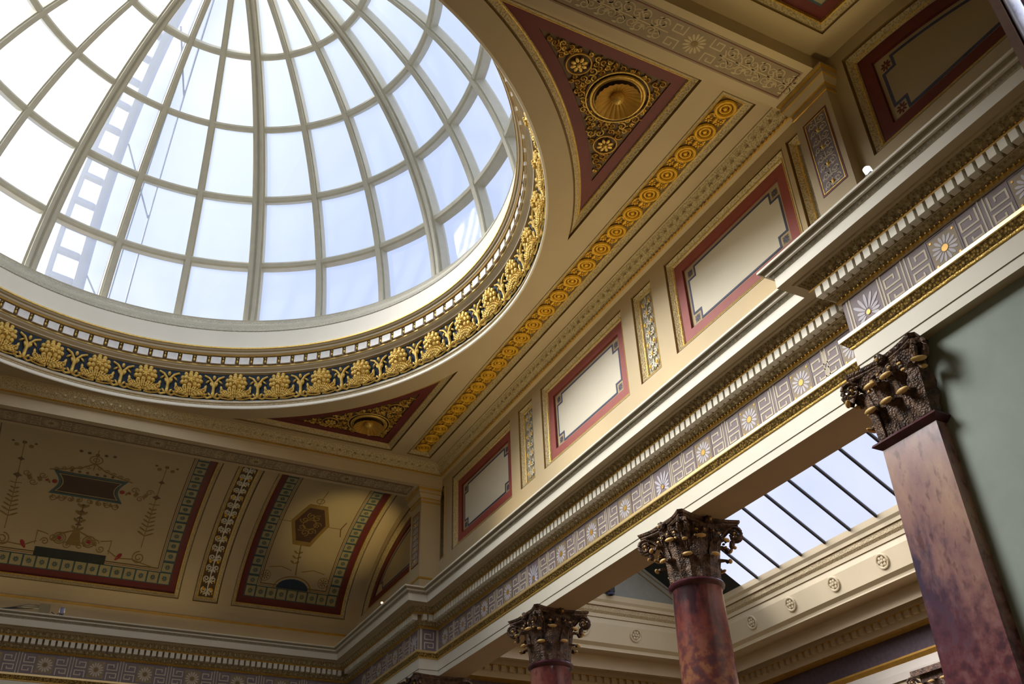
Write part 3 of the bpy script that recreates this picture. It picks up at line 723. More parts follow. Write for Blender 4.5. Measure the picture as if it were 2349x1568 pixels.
# ------------------------------------------------------------------ ceiling strip and spandrels
def relief_ros(mb, f, cu, cv, r, k, w0=0, n=8):
    c0 = f(cu, cv, w0)
    mb.ell(f(cu, cv, w0+r*.18), (r*.28, 0, 0), (0, r*.28, 0), (0, 0, r*.28), k, 8, 4)
    for i in range(n):
        a = 2*pi*i/n; p = f(cu+cos(a)*r*.62, cv+sin(a)*r*.62, w0+r*.08); mb.ell(p, (cos(a)*r*.36, sin(a)*r*.36, 0), (-sin(a)*r*.22, cos(a)*r*.22, 0), (0, 0, r*.2), k, 6, 3)
def relief_ring(mb, f, cu, cv, r, tr, k, w0=0, n=24):
    mb.tube([(cu+r*cos(2*pi*i/n), cv+r*sin(2*pi*i/n), w0+tr*.6) for i in range(n+1)], tr, k, 6, f=f)
def strip_ceiling(label, gen, x0, x1):
    t = thing('ceiling_strip', label, 'ceiling ornament', (x0, CY, 10.1)); f = ceil(10.0)
    frame(f, gen, t); g = ceil(10.10)
    mb = MB(); fill(mb, f, gen, .125, -.10, 'ochre'); build('gilt_ground', mb, t)
    first = None; fl = None; U = (x0+x1)/2
    for i in range(24):
        v = CY+(i-11.5)*.475
        if first is None:
            mb = MB(); relief_ring(mb, g, U, v, .135, .028, 'goldrich', .012); relief_ring(mb, g, U, v, .075, .022, 'goldrich', .01); mb.ell(g(U, v, .02), (.04, 0, 0), (0, .04, 0), (0, 0, .035), 'goldrich')
            first = (build('gilt_roundel', mb, t, smooth=True), v)
            mb = MB(); w = v+.2375
            for q in (-1, 1):
                relief_ros(mb, g, U+q*.085, w+.03, .065, 'goldrich', n=6)
                mb.tube([(U, w-.07, .015), (U+q*.05, w-.06, .02), (U+q*.10, w-.10, .02), (U+q*.13, w-.07, .015), (U+q*.10, w-.04, .01)], .013, 'goldrich', 5, f=g)
                mb.ell(g(U+q*.13, w-.02, .01), (.02, 0, 0), (0, .04, 0), (0, 0, .02), 'goldrich', 6, 3)
            mb.ell(g(U, w, .02), (.03, 0, 0), (0, .08, 0), (0, 0, .03), 'goldrich', 6, 4)
            fl = build('gilt_leaf_spray', mb, t, smooth=True)
        else:
            dup(first[0], (0, v-first[1], 0), parent=t)
            if i < 23: dup(fl, (0, v-first[1], 0), parent=t)
strip_ceiling('long golden relief strip of roundels sunk in the ceiling above the right wall', stripR, XS1, XS2)
mb = MB(); ringband(mb, ceil(10), stripL, FRAME, FRAME_M); fill(mb, ceil(10), stripL, .125, -.1, 'goldrich')
tag(build('ceiling_strip', mb), 'golden sunk ceiling strip on the unseen left side of the dome', 'ceiling ornament')
def spandrel(label, sx, sy, full):
    gen = SP[(sx, sy)]; f = ceil(10.0); g = ceil(10.12); t = thing('spandrel_relief', label, 'ceiling panel', (CX+sx*5, CY+sy*5, 10.1), 'corner spandrel panels of the ceiling')
    frame(f, gen, t)
    mb = MB(); ringband(mb, f, gen, [(.125, -.10), (.29, -.10), (.29, -.12)], ['maroon', 'maroon']); build('red_border', mb, t)
    mb = MB(); fill(mb, f, gen, .29, -.12, 'ochredark'); build('relief_ground', mb, t)
    dc = (CX+sx*5.01, CY+sy*4.97)
    mb = MB(); c = dc
    for r, tr in ((.37, .022), (.33, .016), (.44, .012)): relief_ring(mb, g, c[0], c[1], r, tr, 'gold', 0.03, 32)
    prof = [(.31, 10.09), (.25, 10.13), (.15, 10.19), (.08, 10.21), (.02, 10.2)]
    n = 48; rows = [[(c[0]+(r*(1+.03*(j % 2)))*cos(2*pi*j/n), c[1]+(r*(1+.03*(j % 2)))*sin(2*pi*j/n), z-.10+(.008 if j % 2 else 0)) for j in range(n)] for r, z in prof]
    mb.loft(rows, 'goldpaint'); mb.ell(g(c[0], c[1], .04), (.09, 0, 0), (0, .09, 0), (0, 0, .11), 'gold', 12, 6)
    build('gilt_dish', mb, t, smooth=True)
    for (dx, dy) in ((4.24, 5.23), (5.32, 4.14)):
        p = (CX+sx*dx, CY+sy*dy); mb = MB(); relief_ros(mb, g, p[0], p[1], .13, 'gold', .03, 8); relief_ring(mb, g, p[0], p[1], .17, .014, 'goldpaint', .02, 20); build('gilt_rosette', mb, t, smooth=True)
    mb = MB(); rnd = random.Random(5+sx+2*sy)
    P = gen(.31)
    def inside(x, y):
        ins = False; j = len(P)-1
        for i in range(len(P)):
            if (P[i][1] > y) != (P[j][1] > y) and x < (P[j][0]-P[i][0])*(y-P[i][1])/(P[j][1]-P[i][1])+P[i][0]: ins = not ins
            j = i
        return ins
    xs = [p[0] for p in P]; ys = [p[1] for p in P]; cnt = 0; placed = []
    for _ in range(9000):
        if cnt > 190: break
        x, y = rnd.uniform(min(xs), max(xs)), rnd.uniform(min(ys), max(ys)); r = rnd.uniform(.032, .075)
        if not all(inside(x+q*r*.8, y+w*r*.8) for q, w in ((1, 0), (-1, 0), (0, 1), (0, -1))): continue
        if hypot(x-dc[0], y-dc[1]) < .42+r: continue
        if any(hypot(x-CX-sx*a, y-CY-sy*b) < .17+r for a, b in ((4.24, 5.23), (5.32, 4.14))): continue
        if any(hypot(x-a, y-b) < (r+c_)*.85 for a, b, c_ in placed): continue
        placed.append((x, y, r)); cnt += 1
        k = 'gold' if rnd.random() < .5 else 'goldpaint'; d = rnd.choice((-1, 1)); a0 = rnd.uniform(0, 6)
        S = spiral(x, y, r, r*.15, 1.3, a0, d, 16); mb.tube([(u, v, .02) for u, v in S], .012, k, 5, f=g, taper=lambda q: 1-.4*q)
        mb.ell(g(x, y, .025), (r*.25, 0, 0), (0, r*.25, 0), (0, 0, .03), k, 6, 3)
        for q in range(3):
            a = a0+q*2.1; mb.ell(g(x+cos(a)*r*1.05, y+sin(a)*r*1.05, .015), (cos(a)*r*.4, sin(a)*r*.4, 0), (-sin(a)*r*.18, cos(a)*r*.18, 0), (0, 0, .022), k, 6, 3)
    build('scroll_relief', mb, t, smooth=True)['kind'] = 'stuff'
spandrel('triangular red and gilt spandrel with large central dish, beside the near ceiling beam', 1, -1, True)
spandrel('narrow-looking red and gilt spandrel in the far right corner of the ceiling', 1, 1, True)
spandrel('red and gilt spandrel in the near left ceiling corner, outside the picture', -1, -1, True)
spandrel('red and gilt spandrel in the far left ceiling corner, outside the picture', -1, 1, True)

# ------------------------------------------------------------------ dome
C2 = (CX, CY)
t = thing('dome_rim', 'round cream and stone moulded rim where the dome opens in the ceiling', 'moulding', (CX, CY, 10.0))
mb = MB()
def lathem(prof, mats, n=192):
    for a, b, k in zip(prof[:-1], prof[1:], mats): mb.lathe([a, b], k, n, C2)
lathem([(5.83, 10.0), (5.80, 9.985), (5.79, 10.0), (5.80, 10.05), (5.83, 10.08), (5.84, 10.10), (5.84, 10.13), (5.815, 10.14), (5.825, 10.17), (5.84, 10.205), (5.84, 10.21)], ['cream', 'cream', 'cream', 'cream', 'stone_dark', 'enrich', 'stone', 'stone', 'cream', 'cream'])
build('lower_mouldings', mb, t, smooth=True)
mb = MB(); lathem([(5.70, 10.745), (5.70, 10.75), (5.64, 10.76), (5.63, 10.775), (5.58, 10.82), (5.565, 10.84), (5.53, 10.845), (5.53, 10.865)], ['stone', 'stone', 'cream', 'stone', 'cream', 'cream', 'gold'])
lathem([(5.53, 10.865), (5.56, 10.87), (5.56, 11.06), (5.47, 11.065), (5.46, 11.09), (5.44, 11.11), (5.44, 11.15), (5.41, 11.16), (5.39, 11.19), (5.375, 11.195), (5.375, 11.225), (5.42, 11.24)],
       ['goldpaint', 'stone_dark', 'stone', 'goldpaint', 'stone', 'stone', 'stone', 'stone', 'gold', 'gold', 'cream'])
build('upper_mouldings', mb, t, smooth=True)
mb = MB(); lathem([(5.42, 11.24), (5.43, 11.66)], ['cream']); build('plain_drum_band', mb, t, smooth=True)
mb = MB(); lathem([(5.43, 11.66), (5.42, 11.68), (5.44, 11.72), (5.48, 11.80), (5.50, 11.82), (5.50, 11.88), (5.55, 11.95), (5.60, 12.05), (5.62, 12.10), (5.68, 12.13), (6.05, 12.13)],
                  ['enrichgrey', 'enrichgrey', 'enrichgrey', 'ribedge', 'rib', 'enrichgrey', 'enrichgrey', 'ribedge', 'rib', 'rib']); build('carved_grey_moulding', mb, t, smooth=True)
# dentil course
mb0 = MB(); aw = radians(1.05)
vs = [((r*cos(a)), (r*sin(a)), z) for r in (5.49, 5.565) for a in (-aw, aw) for z in (10.885, 11.045)]
mb0.add(vs, [(0, 1, 3, 2), (4, 6, 7, 5), (0, 4, 5, 1), (2, 3, 7, 6), (0, 2, 6, 4), (1, 5, 7, 3)], 'white')
for q in (-1, 1):
    for z in (10.878, 11.05): mb0.tube([(5.488*cos(a), 5.488*sin(a), z) for a in (-aw, 0, aw)], .006, 'gold', 4)
mbd = MB(); mbd.v = [(p[0]+CX, p[1]+CY, p[2]) for p in mb0.v]; mbd.f = mb0.f; mbd.mi = mb0.mi; mbd.mats = mb0.mats
d0 = build('dentil', mbd, t, loc=(CX, CY, 10.96)); d0.rotation_euler[2] = radians(67.5+1.5)
restA = []
for i in range(1, 120):
    a = 67.5+1.5+3*i
    if (i % 120) <= 49 or i >= 70: dup(d0, (0, 0, 0), radians(3*i), parent=t)
    else: restA.append(radians(a))
rest = MB()
for a in restA:
    o_ = len(rest.v); rest.add([(CX+p[0]*cos(a)-p[1]*sin(a), CY+p[0]*sin(a)+p[1]*cos(a), p[2]) for p in mb0.v[:8]], mb0.f[:6], 'white')
o = build('dentil_row', rest, t); o['kind'] = 'stuff'
mb = MB()
for i in range(120):
    a = radians(67.5+3*i)
    for z, h in ((11.03, .02), (10.96, .045)): mb.ell((CX+5.525*cos(a), CY+5.525*sin(a), z), (-sin(a)*.022, cos(a)*.022, 0), (cos(a)*.03, sin(a)*.03, 0), (0, 0, h), 'gold', 6, 3)
o = build('gilt_drops', mb, t, smooth=True); o['kind'] = 'stuff'
# gilded frieze
t = thing('gilded_frieze', 'ring of gold rosettes and acanthus on a blue ground round the dome', 'frieze', (CX, CY, 10.2))
FR0, FR1, FZ0, FZ1 = 5.84, 5.70, 10.21, 10.745
mb = MB(); mb.lathe([(FR0, FZ0), (FR0-.01, FZ0+.12), (5.79, 10.45), (FR1+.02, 10.65), (FR1, FZ1)], 'navy', 192, C2); build('blue_ground', mb, t, smooth=True)
def fz(u, v, w):     # u metres along, v metres up, at azimuth 0
    r = FR0 + (FR1-FR0)*(v/(FZ1-FZ0)) - w; a = u/5.78
    return (CX+r*cos(a), CY+r*sin(a), FZ0+v)
def eF(mb, u, v, w, a, l, wd, h, k, n=6, m_=4):
    c = Vector(fz(u, v, w)); A = Vector(fz(u+cos(a)*l, v+sin(a)*l, w))-c; B = Vector(fz(u-sin(a)*wd, v+cos(a)*wd, w))-c; H = Vector((-h, 0, 0)); mb.ell(c, A, B, H, k, n, m_)
mb = MB()
eF(mb, 0, .345, .07, 0, .085, .08, .06, 'gold', 12, 6)
for ring_, n, l, wd_, w_ in ((.105, 7, .055, .055, .055), (.165, 11, .052, .05, .03)):
    for i in range(n):
        a = 2*pi*(i+.5)/n; eF(mb, cos(a)*ring_*1.12, .345+sin(a)*ring_*.98, w_, a, l, wd_, .045, 'gold', 8, 4)
for i in range(7): a = 2*pi*i/7; eF(mb, cos(a)*.05, .345+sin(a)*.05, .12, a, .03, .02, .02, 'gold')
ros = build('gilt_rosette', mb, t, smooth=True, loc=(CX, CY, 10.5))
mb = MB(); rq = random.Random(3)
for rr_, n, w_ in ((.07, 5, .04), (.13, 9, .065), (.19, 13, .075), (.25, 15, .065), (.30, 11, .045)):
    for i in range(n):
        a = pi/2 + radians(78)*(2*i/(n-1)-1); u = cos(a)*rr_*1.02; v = .03+sin(a)*rr_*.62
        if rr_ > .28 and abs(u) < .17: continue
        eF(mb, u, v, w_, a+rq.uniform(-.3, .3), .042, .024, .032, 'gold', 6, 4)
        if rr_ > .12: eF(mb, u+cos(a)*.03, v+sin(a)*.025, w_+.02, a+.6, .02, .014, .02, 'gold', 5, 3)
for q in (-1, 1):
    mb.tube([(u, v, .04) for u, v in spiral(q*.27, .17, .045, .012, 1.2, -pi/2, q, 14)], .014, 'gold', 5, f=fz)
    mb.tube([(q*.02, .02, .03), (q*.14, .012, .03), (q*.27, .03, .03), (q*.34, .10, .03)], .016, 'gold', 5, f=fz)
spr = build('acanthus_spray', mb, t, smooth=True, loc=(CX, CY, 10.5))
mb = MB(); H = 5.78*radians(4.5)
for q in (-1, 1):
    mb.tube([(H, .04, .02), (H, .22, .03), (H+q*.03, .34, .035), (H+q*.10, .43, .035), (H+q*.20, .475, .03)], .030, 'gold', 6, f=fz, taper=lambda x: 1.2-.5*x)
    mb.tube([(H+q*.02, .05, .02), (H+q*.10, .02, .02), (H+q*.18, .06, .02)], .022, 'gold', 5, f=fz)
    eF(mb, H+q*.16, .22, .03, pi/2+q*.2, .07, .03, .03, 'gold'); eF(mb, H+q*.05, .30, .03, pi/2-q*.5, .06, .03, .03, 'gold')
    eF(mb, H+q*.13, .36, .02, pi/2+q*.9, .06, .022, .02, 'gold')
    eF(mb, H+q*.07, .09, .03, pi/2-q*.7, .06, .025, .03, 'gold')
eF(mb, H, .44, .04, pi/2, .05, .035, .035, 'gold', 8, 4); eF(mb, H, .09, .035, pi/2, .06, .04, .035, 'gold')
sc = build('leafy_scroll', mb, t, smooth=True, loc=(CX, CY, 10.5))
for q in (ros, spr, sc): q.rotation_euler[2] = radians(67.5)
for i in range(1, 40):
    for q in (ros, spr, sc): dup(q, (0, 0, 0), radians(9*i), parent=t)
# glazed dome
DA, DB, DZ = 5.755, 6.295, 11.454
TH = [radians(x) for x in (6.2, 19.2, 33.3, 47.9, 62.8, 77.0)]
def dpt(th, off=0):
    nr, nz = cos(th)/DA, sin(th)/DB; l = hypot(nr, nz); return (DA*cos(th)+off*nr/l, DZ+DB*sin(th)+off*nz/l)
t = thing('glass_dome', 'large glazed dome with pale grey-green curved ribs over the room', 'dome', (CX, CY, 12.1))
def rib(sections, name):
    # sections: (half width, inner offset, outer offset, mat)
    mb = MB(); n = 28
    for hw, o0, o1, k in sections:
        rows = []
        for i in range(n+1):
            th = TH[0]-.01+(TH[5]-TH[0]+.02)*i/n; sc_ = max(.45, cos(th))**.35
            r0, z0 = dpt(th, o0); r1, z1 = dpt(th, o1)
            rows.append([(CX+r0, CY-hw*sc_, z0), (CX+r0, CY+hw*sc_, z0), (CX+r1, CY+hw*sc_, z1), (CX+r1, CY-hw*sc_, z1)])
        mb.loft(rows, k, True, caps=True)
    return build(name, mb, t, loc=(CX, CY, 12.1))
mj = rib([(.105, 0, .36, 'rib'), (.15, .07, .35, 'rib'), (.02, -.012, .02, 'ribedge')], 'main_rib')
mn = rib([(.055, .05, .34, 'rib'), (.085, .10, .33, 'rib')], 'glazing_rib')
for i in range(24):
    a = radians(67+15*i); src = mj if i % 3 == 0 else mn
    if i == 0: mj.rotation_euler[2] = a
    elif i == 1: mn.rotation_euler[2] = a
    else: dup(src, (0, 0, 0), a-src.rotation_euler[2], parent=t)
for k, th in enumerate(TH):
    mb = MB(); e_ = .075/DB; n = 24
    if k == 0: pass
    rows = []; prof = [(th-e_, .10), (th-e_*.5, .07), (th+e_*.5, .07), (th+e_, .10), (th+e_, .33), (th-e_, .33)]
    for i in range(120):
        a = 2*pi*i/120; rows.append([(CX+dpt(q, o)[0]*cos(a), CY+dpt(q, o)[0]*sin(a), dpt(q, o)[1]) for q, o in prof])
    rows.append(rows[0]); mb.loft(rows, 'rib', True); build('ring_bar', mb, t)
mb = MB(); n = 30
rows = []
for i in range(n+1):
    th = TH[0]+(pi/2-.04-TH[0])*i/n; r, z = dpt(th, .30); rows.append([(CX+r*cos(2*pi*j/96), CY+r*sin(2*pi*j/96), z) for j in range(96)])
mb.loft(rows, 'glass', True)
build('glazing', mb, t, smooth=True)
mb = MB(); r, z = dpt(TH[5], 0); mb.lathe([(r+.1, z), (r-.1, z-.02), (r-.1, z+.2), (.02, z+.25)], 'rib', 48, C2); build('crown_ring', mb, t)
# steel lattice arch outside the glass
t = thing('steel_lattice', 'pale steel ladder truss and rods seen through the glass of the dome', 'roof structure', (CX, CY, 12))
def opt(az, th, R=1.0): return (CX+7.1*R*cos(th)*cos(az), CY+7.1*R*cos(th)*sin(az), 11.2+7.6*R*sin(th))
for az, rad_ in ((100.0, .15), (105.5, .08)):
    mb = MB(); mb.tube([opt(radians(az+(6 if az < 103 else 5)*k/18.), radians(4+4.6*k)) for k in range(19)], rad_, 'steel', 6); build('rail', mb, t)
for k in range(0, 36, 2):
    th = radians(5+2.3*k); p = opt(radians(100+6*(5+2.3*k-4)/4.6/18), th); q = opt(radians(105.5+5*(5+2.3*k-4)/4.6/18), th)
    mb = MB(); mb.tube([p, q], .09, 'steel', 5); build('rung', mb, t)
for az in (97, 95, 92):
    mb = MB(); mb.tube([opt(radians(az), radians(4+4.6*k)) for k in range(19)], .025, 'steel', 5); build('rod', mb, t)
for k in range(3, 14, 5):
    mb = MB(); mb.tube([opt(radians(101), radians(4+4.6*k)), opt(radians(92), radians(4+4.6*(k-2.5)))], .02, 'steel', 5); build('brace', mb, t)

# ------------------------------------------------------------------ far vault panels
MB.sub = .10
def egg_border(mb, f, gen, t0, pitch, dep):
    u0, v0, u1, v1 = gen.rect[:4]; a, b, c, d = u0+t0, v0+t0, u1-t0, v1-t0; w = .25
    def cell(cu, cv, hu, hv):
        P = [(cu-hu, cv-hv), (cu+hu, cv-hv), (cu+hu, cv+hv), (cu-hu, cv+hv)]
        mb.poly(P, .004, 'eggsq', f, dep+.004); star(mb, f, cu, cv, .062, 'teal', dep+.010)
    n = round((c-a)/pitch); st = (c-a)/n
    for i in range(n): cell(a+st*(i+.5), b+w/2, st*.43, w*.46)
    n2 = round((d-b-w)/pitch); st2 = (d-b-w)/n2
    for i in range(n2):
        for cu in (a+w/2, c-w/2): cell(cu, b+w+st2*(i+.5), w*.46, st2*.39)
def vault_panel(label, s, R, pitch):
    f = cove(s); gen = rectgen(*R, 6, 60); t = thing('painted_vault_bay', label, 'vault panel', f(R[0], R[1], 0), 'painted vault panels'); dep = -.10
    frame(f, gen, t, prof=[(0, 0), (0, -.03), (.015, -.03), (.03, -.01), (.085, -.05), (.09, -.04), (.105, -.05), (.105, -.10)], mats=['stone_dark', 'stone_dark', 'stone', 'enrich', 'gold', 'gold', 'gold'])
    mb = MB(); ringband(mb, f, gen, [(.105, dep), (.26, dep)], ['maroon']); build('maroon_border', mb, t)
    mb = MB(); ringband(mb, f, gen, [(.26, dep), (.31, dep), (.365, dep), (.42, dep), (.475, dep), (.53, dep)], ['teal']*5); egg_border(mb, f, gen, .27, pitch, dep); build('egg_border', mb, t)
    mb = MB(); fill(mb, f, gen, .53, dep, 'vaultfield'); build('buff_field', mb, t)
    g = lambda u, v, w: f(u, v, w+dep)
    mb = MB(); P = gen(.60); mb.stroke(P, .02, .003, 'ochredark', g, closed=True, w0=.002); P = gen(.56); mb.stroke(P, .008, .003, 'maroon', g, closed=True, w0=.002); build('line_border', mb, t)
    return t, g
sY = lambda y: s_of_dy(y-CY)
# big panel with cartouche
t, g = vault_panel('wide painted vault panel with brown cartouche at the lower left', 1, farp(BIG), .27)
def cart(mb, cu, s0, s1, hw, bow, k, closed, wd=None, w0=.003):
    n = 8; P = []
    for i in range(n+1): P.append((cu-hw+bow*sin(pi*i/n), s0+(s1-s0)*i/n))
    for i in range(n+1): P.append((cu+hw-bow*sin(pi*i/n), s1+(s0-s1)*i/n))
    if wd: mb.stroke(P, wd, .003, k, g, closed=True, w0=w0)
    else: mb.poly(P, .002, k, g, w0)
s0, s1 = sY(21.29), sY(20.70)
mb = MB(); cart(mb, CX, s0, s1, .70, .13, 'brown', True); build('cartouche', mb, t)
mb = MB(); cart(mb, CX, s0, s1, .72, .13, 'teal', True, .05, .006); cart(mb, CX, s0+.06, s1-.06, .64, .11, 'eggsq', True, .02, .006); build('blue_cartouche_edge', mb, t)
mb = MB()
for q in (-1, 1):
    c = (s0+s1)/2; mb.poly(circ(CX+q*.70, c, .055, 10), .003, 'crimson', g, .004); mb.poly(circ(CX+q*.86, c, .03, 8), .003, 'crimson', g, .004)
    mb.stroke([(CX, s1+.42), (CX+q*.25, s1+.22), (CX+q*.55, s1+.10), (CX+q*.85, s1+.02)], .025, .003, 'ochre', g, w0=.003)
    for k in range(3): mb.stroke(spiral(CX+q*(.95+.16*k), c+.12*(-1)**k, .09, .02, 1.3, 0, q, 14), .016, .003, 'ochre', g, w0=.003)
    for k in range(4): mb.stroke(spiral(CX+q*(.12+.18*k), s0-.10-.02*k, .08, .02, 1.2, pi/2, q, 14), .016, .003, 'ochre', g, w0=.003)
    for k in range(3): mb.poly(circ(CX+q*(.10+.16*k), s1+.09, .035, 8), .003, 'ochredark', g, .003)
for q in (-1, 1):
    for k in range(5):
        mb.poly(leaf2(CX+q*(.85+.1*k), (s0+s1)/2+.05*(-1)**k, pi/2*(1 if k % 2 else -1)-q*.5, .14, .05), .003, 'ochre', g, .003)
        mb.poly(leaf2(CX+q*(.1+.14*k), s0-.06, -pi/2+q*.5, .12, .05), .003, 'ochre', g, .003)
        mb.stroke(spiral(CX+q*(.12+.15*k), s1+.28-.05*k, .06, .012, 1.2, 0, q, 12), .014, .003, 'ochre', g, w0=.003)
build('cartouche_scrolls', mb, t)
mb = MB()
mb.stroke([(CX, s1+.2), (CX, S_TOP-.62)], .02, .003, 'ochre', g, w0=.003)
mb.stroke(circ(CX, s1+.55, .13, 16), .02, .003, 'ochre', g, closed=True, w0=.003); mb.stroke(circ(CX, s1+.55, .06, 12), .015, .003, 'ochre', g, closed=True, w0=.003)
for k in range(5): mb.poly(circ(CX+(k-2)*.17, S_TOP-.80+.02*abs(k-2), .04, 8), .003, 'ochredark', g, .003)
mb.stroke([(CX, s0-.2), (CX, s0-1.15)], .025, .003, 'ochredark', g, w0=.003)
for k in range(4):
    for q in (-1, 1): mb.poly(leaf2(CX, s0-.3-.2*k, pi/2+q*.9, .16, .06), .003, 'ochre', g, .003)
for q in (-1, 1):
    mb.stroke([(CX+q*.03, s0-.9), (CX+q*.3, s0-1.02), (CX+q*.48, s0-1.2)], .03, .003, 'ochre', g, w0=.003)
    mb.stroke(circ(CX+q*.31, sY(22.23), .13, 16), .025, .003, 'ochre', g, closed=True, w0=.003); mb.stroke(circ(CX+q*.31, sY(22.23), .085, 14), .015, .003, 'ochre', g, closed=True, w0=.003)
    mb.poly(circ(CX+q*.31, sY(22.23), .045, 10), .003, 'crimson', g, .004)
    mb.stroke([(CX+q*.75, sY(22.42)+.14), (CX+q*1.0, sY(22.42)), (CX+q*1.3, sY(22.42)+.02), (CX+q*1.8, sY(22.42)-.1)], .02, .003, 'ochre', g, w0=.003)
    mb.poly(leaf2(CX+q*.95, sY(22.42)-.05, pi/2-q*.6, .2, .09), .003, 'crimson', g, .003)
mb.poly([(CX-.16, s0-1.25), (CX+.16, s0-1.25), (CX+.05, s0-.85), (CX-.05, s0-.85)], .003, 'ochre', g, .004)
for q in (-1, 1):
    for k in range(4):
        mb.stroke(spiral(CX+q*(.14+.15*k), sY(22.32)+.06*k*(3-k), .09, .015, 1.4, pi*k, q, 16), .018, .003, 'ochre', g, w0=.003)
        mb.poly(leaf2(CX+q*.06, s0-.25-.17*k, pi/2+q*1.2, .10, .05), .003, 'ochredark', g, .003)
    mb.stroke([(CX+q*.55, sY(22.23)+.05), (CX+q*.78, sY(22.23)+.10), (CX+q*.78, sY(22.38))], .016, .003, 'ochre', g, w0=.003)
build('central_candelabrum', mb, t)
mb = MB(); mb.poly([(CX-.75, sY(22.53)), (CX+.75, sY(22.53)), (CX+.75, sY(22.41)), (CX-.75, sY(22.41))], .004, 'roofdark', g, .003); build('dark_plaque', mb, t)
for q in (-1, 1):
    mb = MB(); u = CX+q*1.44
    mb.stroke([(u, sY(22.2)), (u, S_TOP-.75)], .016, .003, 'ochre', g, w0=.003)
    for y, r in ((20.99, .09), (20.52, .07)): mb.poly([(u+r*cos(a)*(1 if i % 2 == 0 else .55), sY(y)+r*sin(a)*(1 if i % 2 == 0 else .55)) for i, a in enumerate([pi/4*j for j in range(8)])], .003, 'ochredark', g, .004)
    for q2 in (-1, 1):
        mb.poly(circ(u+q2*.14, sY(20.1), .05, 8), .003, 'ochre', g, .003); mb.poly(circ(u+q2*.22, S_TOP-.8, .03, 8), .003, 'ochredark', g, .003)
        for k in range(7): mb.poly(leaf2(u, sY(21.35)-.12*k, pi/2+q2*1.05, .10+.018*k, .035), .003, 'ochre', g, .003)
        mb.stroke([(u, sY(21.2)), (u+q2*.12, sY(21.2)+.02)], .015, .003, 'ochre', g, w0=.003)
    mb.stroke(spiral(u, sY(22.37), .15, .03, 1.8, pi/2, q, 24), .022, .003, 'ochre', g, w0=.003)
    mb.poly(circ(u, S_TOP-.8, .045, 10), .003, 'ochredark', g, .003)
    build('side_candelabrum', mb, t)
# side panel with hexagon
t, g = vault_panel('painted vault panel with brown hexagon lit by a warm lamp in the far right corner', 1, farp(SIDE), .25)
HC = ((SIDE[0]+SIDE[2])/2-.15, (sY(20.47)+sY(21.55))/2); hs_ = (sY(20.47)-sY(21.55))/2
def hexa(kx, ky): return [(HC[0]+a*kx, HC[1]+b*ky) for a, b in ((-.42, .05), (-.19, -1.0), (.21, -1.0), (.44, .05), (.21, 1.0), (-.19, 1.0))]
mb = MB(); mb.poly(hexa(1.1, hs_*1.18), .002, 'ochre', g, .003); build('hexagon_edge', mb, t)
mb = MB(); mb.poly(hexa(.88, hs_*.95), .002, 'brown', g, .006)
for k in range(7): mb.stroke(spiral(HC[0]+.18*cos(k*.9), HC[1]+hs_*.5*sin(k*.9), .11, .02, 1.3, k, 1, 14), .02, .003, 'ochre', g, w0=.008)
mb.stroke(circ(HC[0], HC[1], .16, 14), .02, .003, 'ochre', g, closed=True, w0=.008); build('hexagon', mb, t)
u0h = 5.69; mb = MB(); P = [(u0h-.40, sY(22.52)), (u0h+.40, sY(22.52))] + [(u0h+.40*cos(pi*i/12), sY(22.52)+.25*sin(pi*i/12)) for i in range(1, 12)]
mb.poly(P, .003, 'navy', g, .004); build('blue_half_moon', mb, t)
mb = MB()
mb.stroke([(u0h+.46*cos(pi*i/14), sY(22.52)+.31*sin(pi*i/14)) for i in range(15)], .025, .003, 'ochre', g, w0=.003)
mb.stroke([(HC[0], HC[1]+hs_*1.15), (HC[0]+.05, S_TOP-.62)], .018, .003, 'ochre', g, w0=.003); mb.stroke(circ(HC[0], HC[1]+hs_+.25, .09, 12), .018, .003, 'ochre', g, closed=True, w0=.003)
mb.stroke([(HC[0], HC[1]-hs_*1.15), (u0h, sY(22.52)+.35)], .022, .003, 'ochredark', g, w0=.003)
for q in (-1, 1):
    for k in range(3): mb.poly(leaf2(HC[0], HC[1]-hs_-.35-.14*k, pi/2+q*1.0, .13, .05), .003, 'ochre', g, .003)
    mb.stroke([(HC[0]+q*.46, HC[1]), (HC[0]+q*.82, HC[1])], .014, .003, 'ochre', g, w0=.003)
    mb.stroke([(HC[0]+q*.85, HC[1]-.25), (HC[0]+q*.78, HC[1]), (HC[0]+q*.85, HC[1]+.25)], .02, .003, 'maroon', g, w0=.003)
    mb.stroke(circ(u0h+q*.73, sY(22.36), .13, 14), .014, .003, 'ochre', g, closed=True, w0=.003); daisy(mb, g, u0h+q*.73, sY(22.36), .10, 'ochredark', 'ochre', 8)
    mb.stroke([(u0h+q*.12, sY(22.36)+.2), (u0h+q*.4, sY(22.36)+.28), (u0h+q*.7, sY(22.36)+.22)], .018, .003, 'ochre', g, w0=.003)
build('line_scrolls', mb, t)
# carved strip between them
def vstrip(label, s, R):
    f = cove(s); gen = rectgen(*R, 2, 60); t = thing('vault_strip', label, 'vault ornament', f(R[0], R[1], 0), 'carved strips on the vault')
    frame(f, gen, t); g = lambda u, v, w: f(u, v, w-.10)
    mb = MB(); fill(mb, f, gen, .125, -.10, 'ochredark'); build('dark_ground', mb, t)
    mb = MB(); scrollrun(mb, g, R[0]+.13, R[1]+.14, R[2]-.13, R[3]-.14, 'ivory', 'goldrich', .026, 17, h=.02); build('white_scrollwork', mb, t)
    mb = MB()
    for i in range(7):
        c = R[1]+.3+i*(R[3]-R[1]-.5)/6.5
        for q in (-1, 1): p = Vector(g((R[0]+R[2])/2+q*.09, c, .02)); mb.ell(p, (.035, 0, 0), Vector(g((R[0]+R[2])/2+q*.09, c+.045, .02))-p, Vector(g((R[0]+R[2])/2+q*.09, c, .045))-p, 'goldrich')
    build('gilt_buds', mb, t)
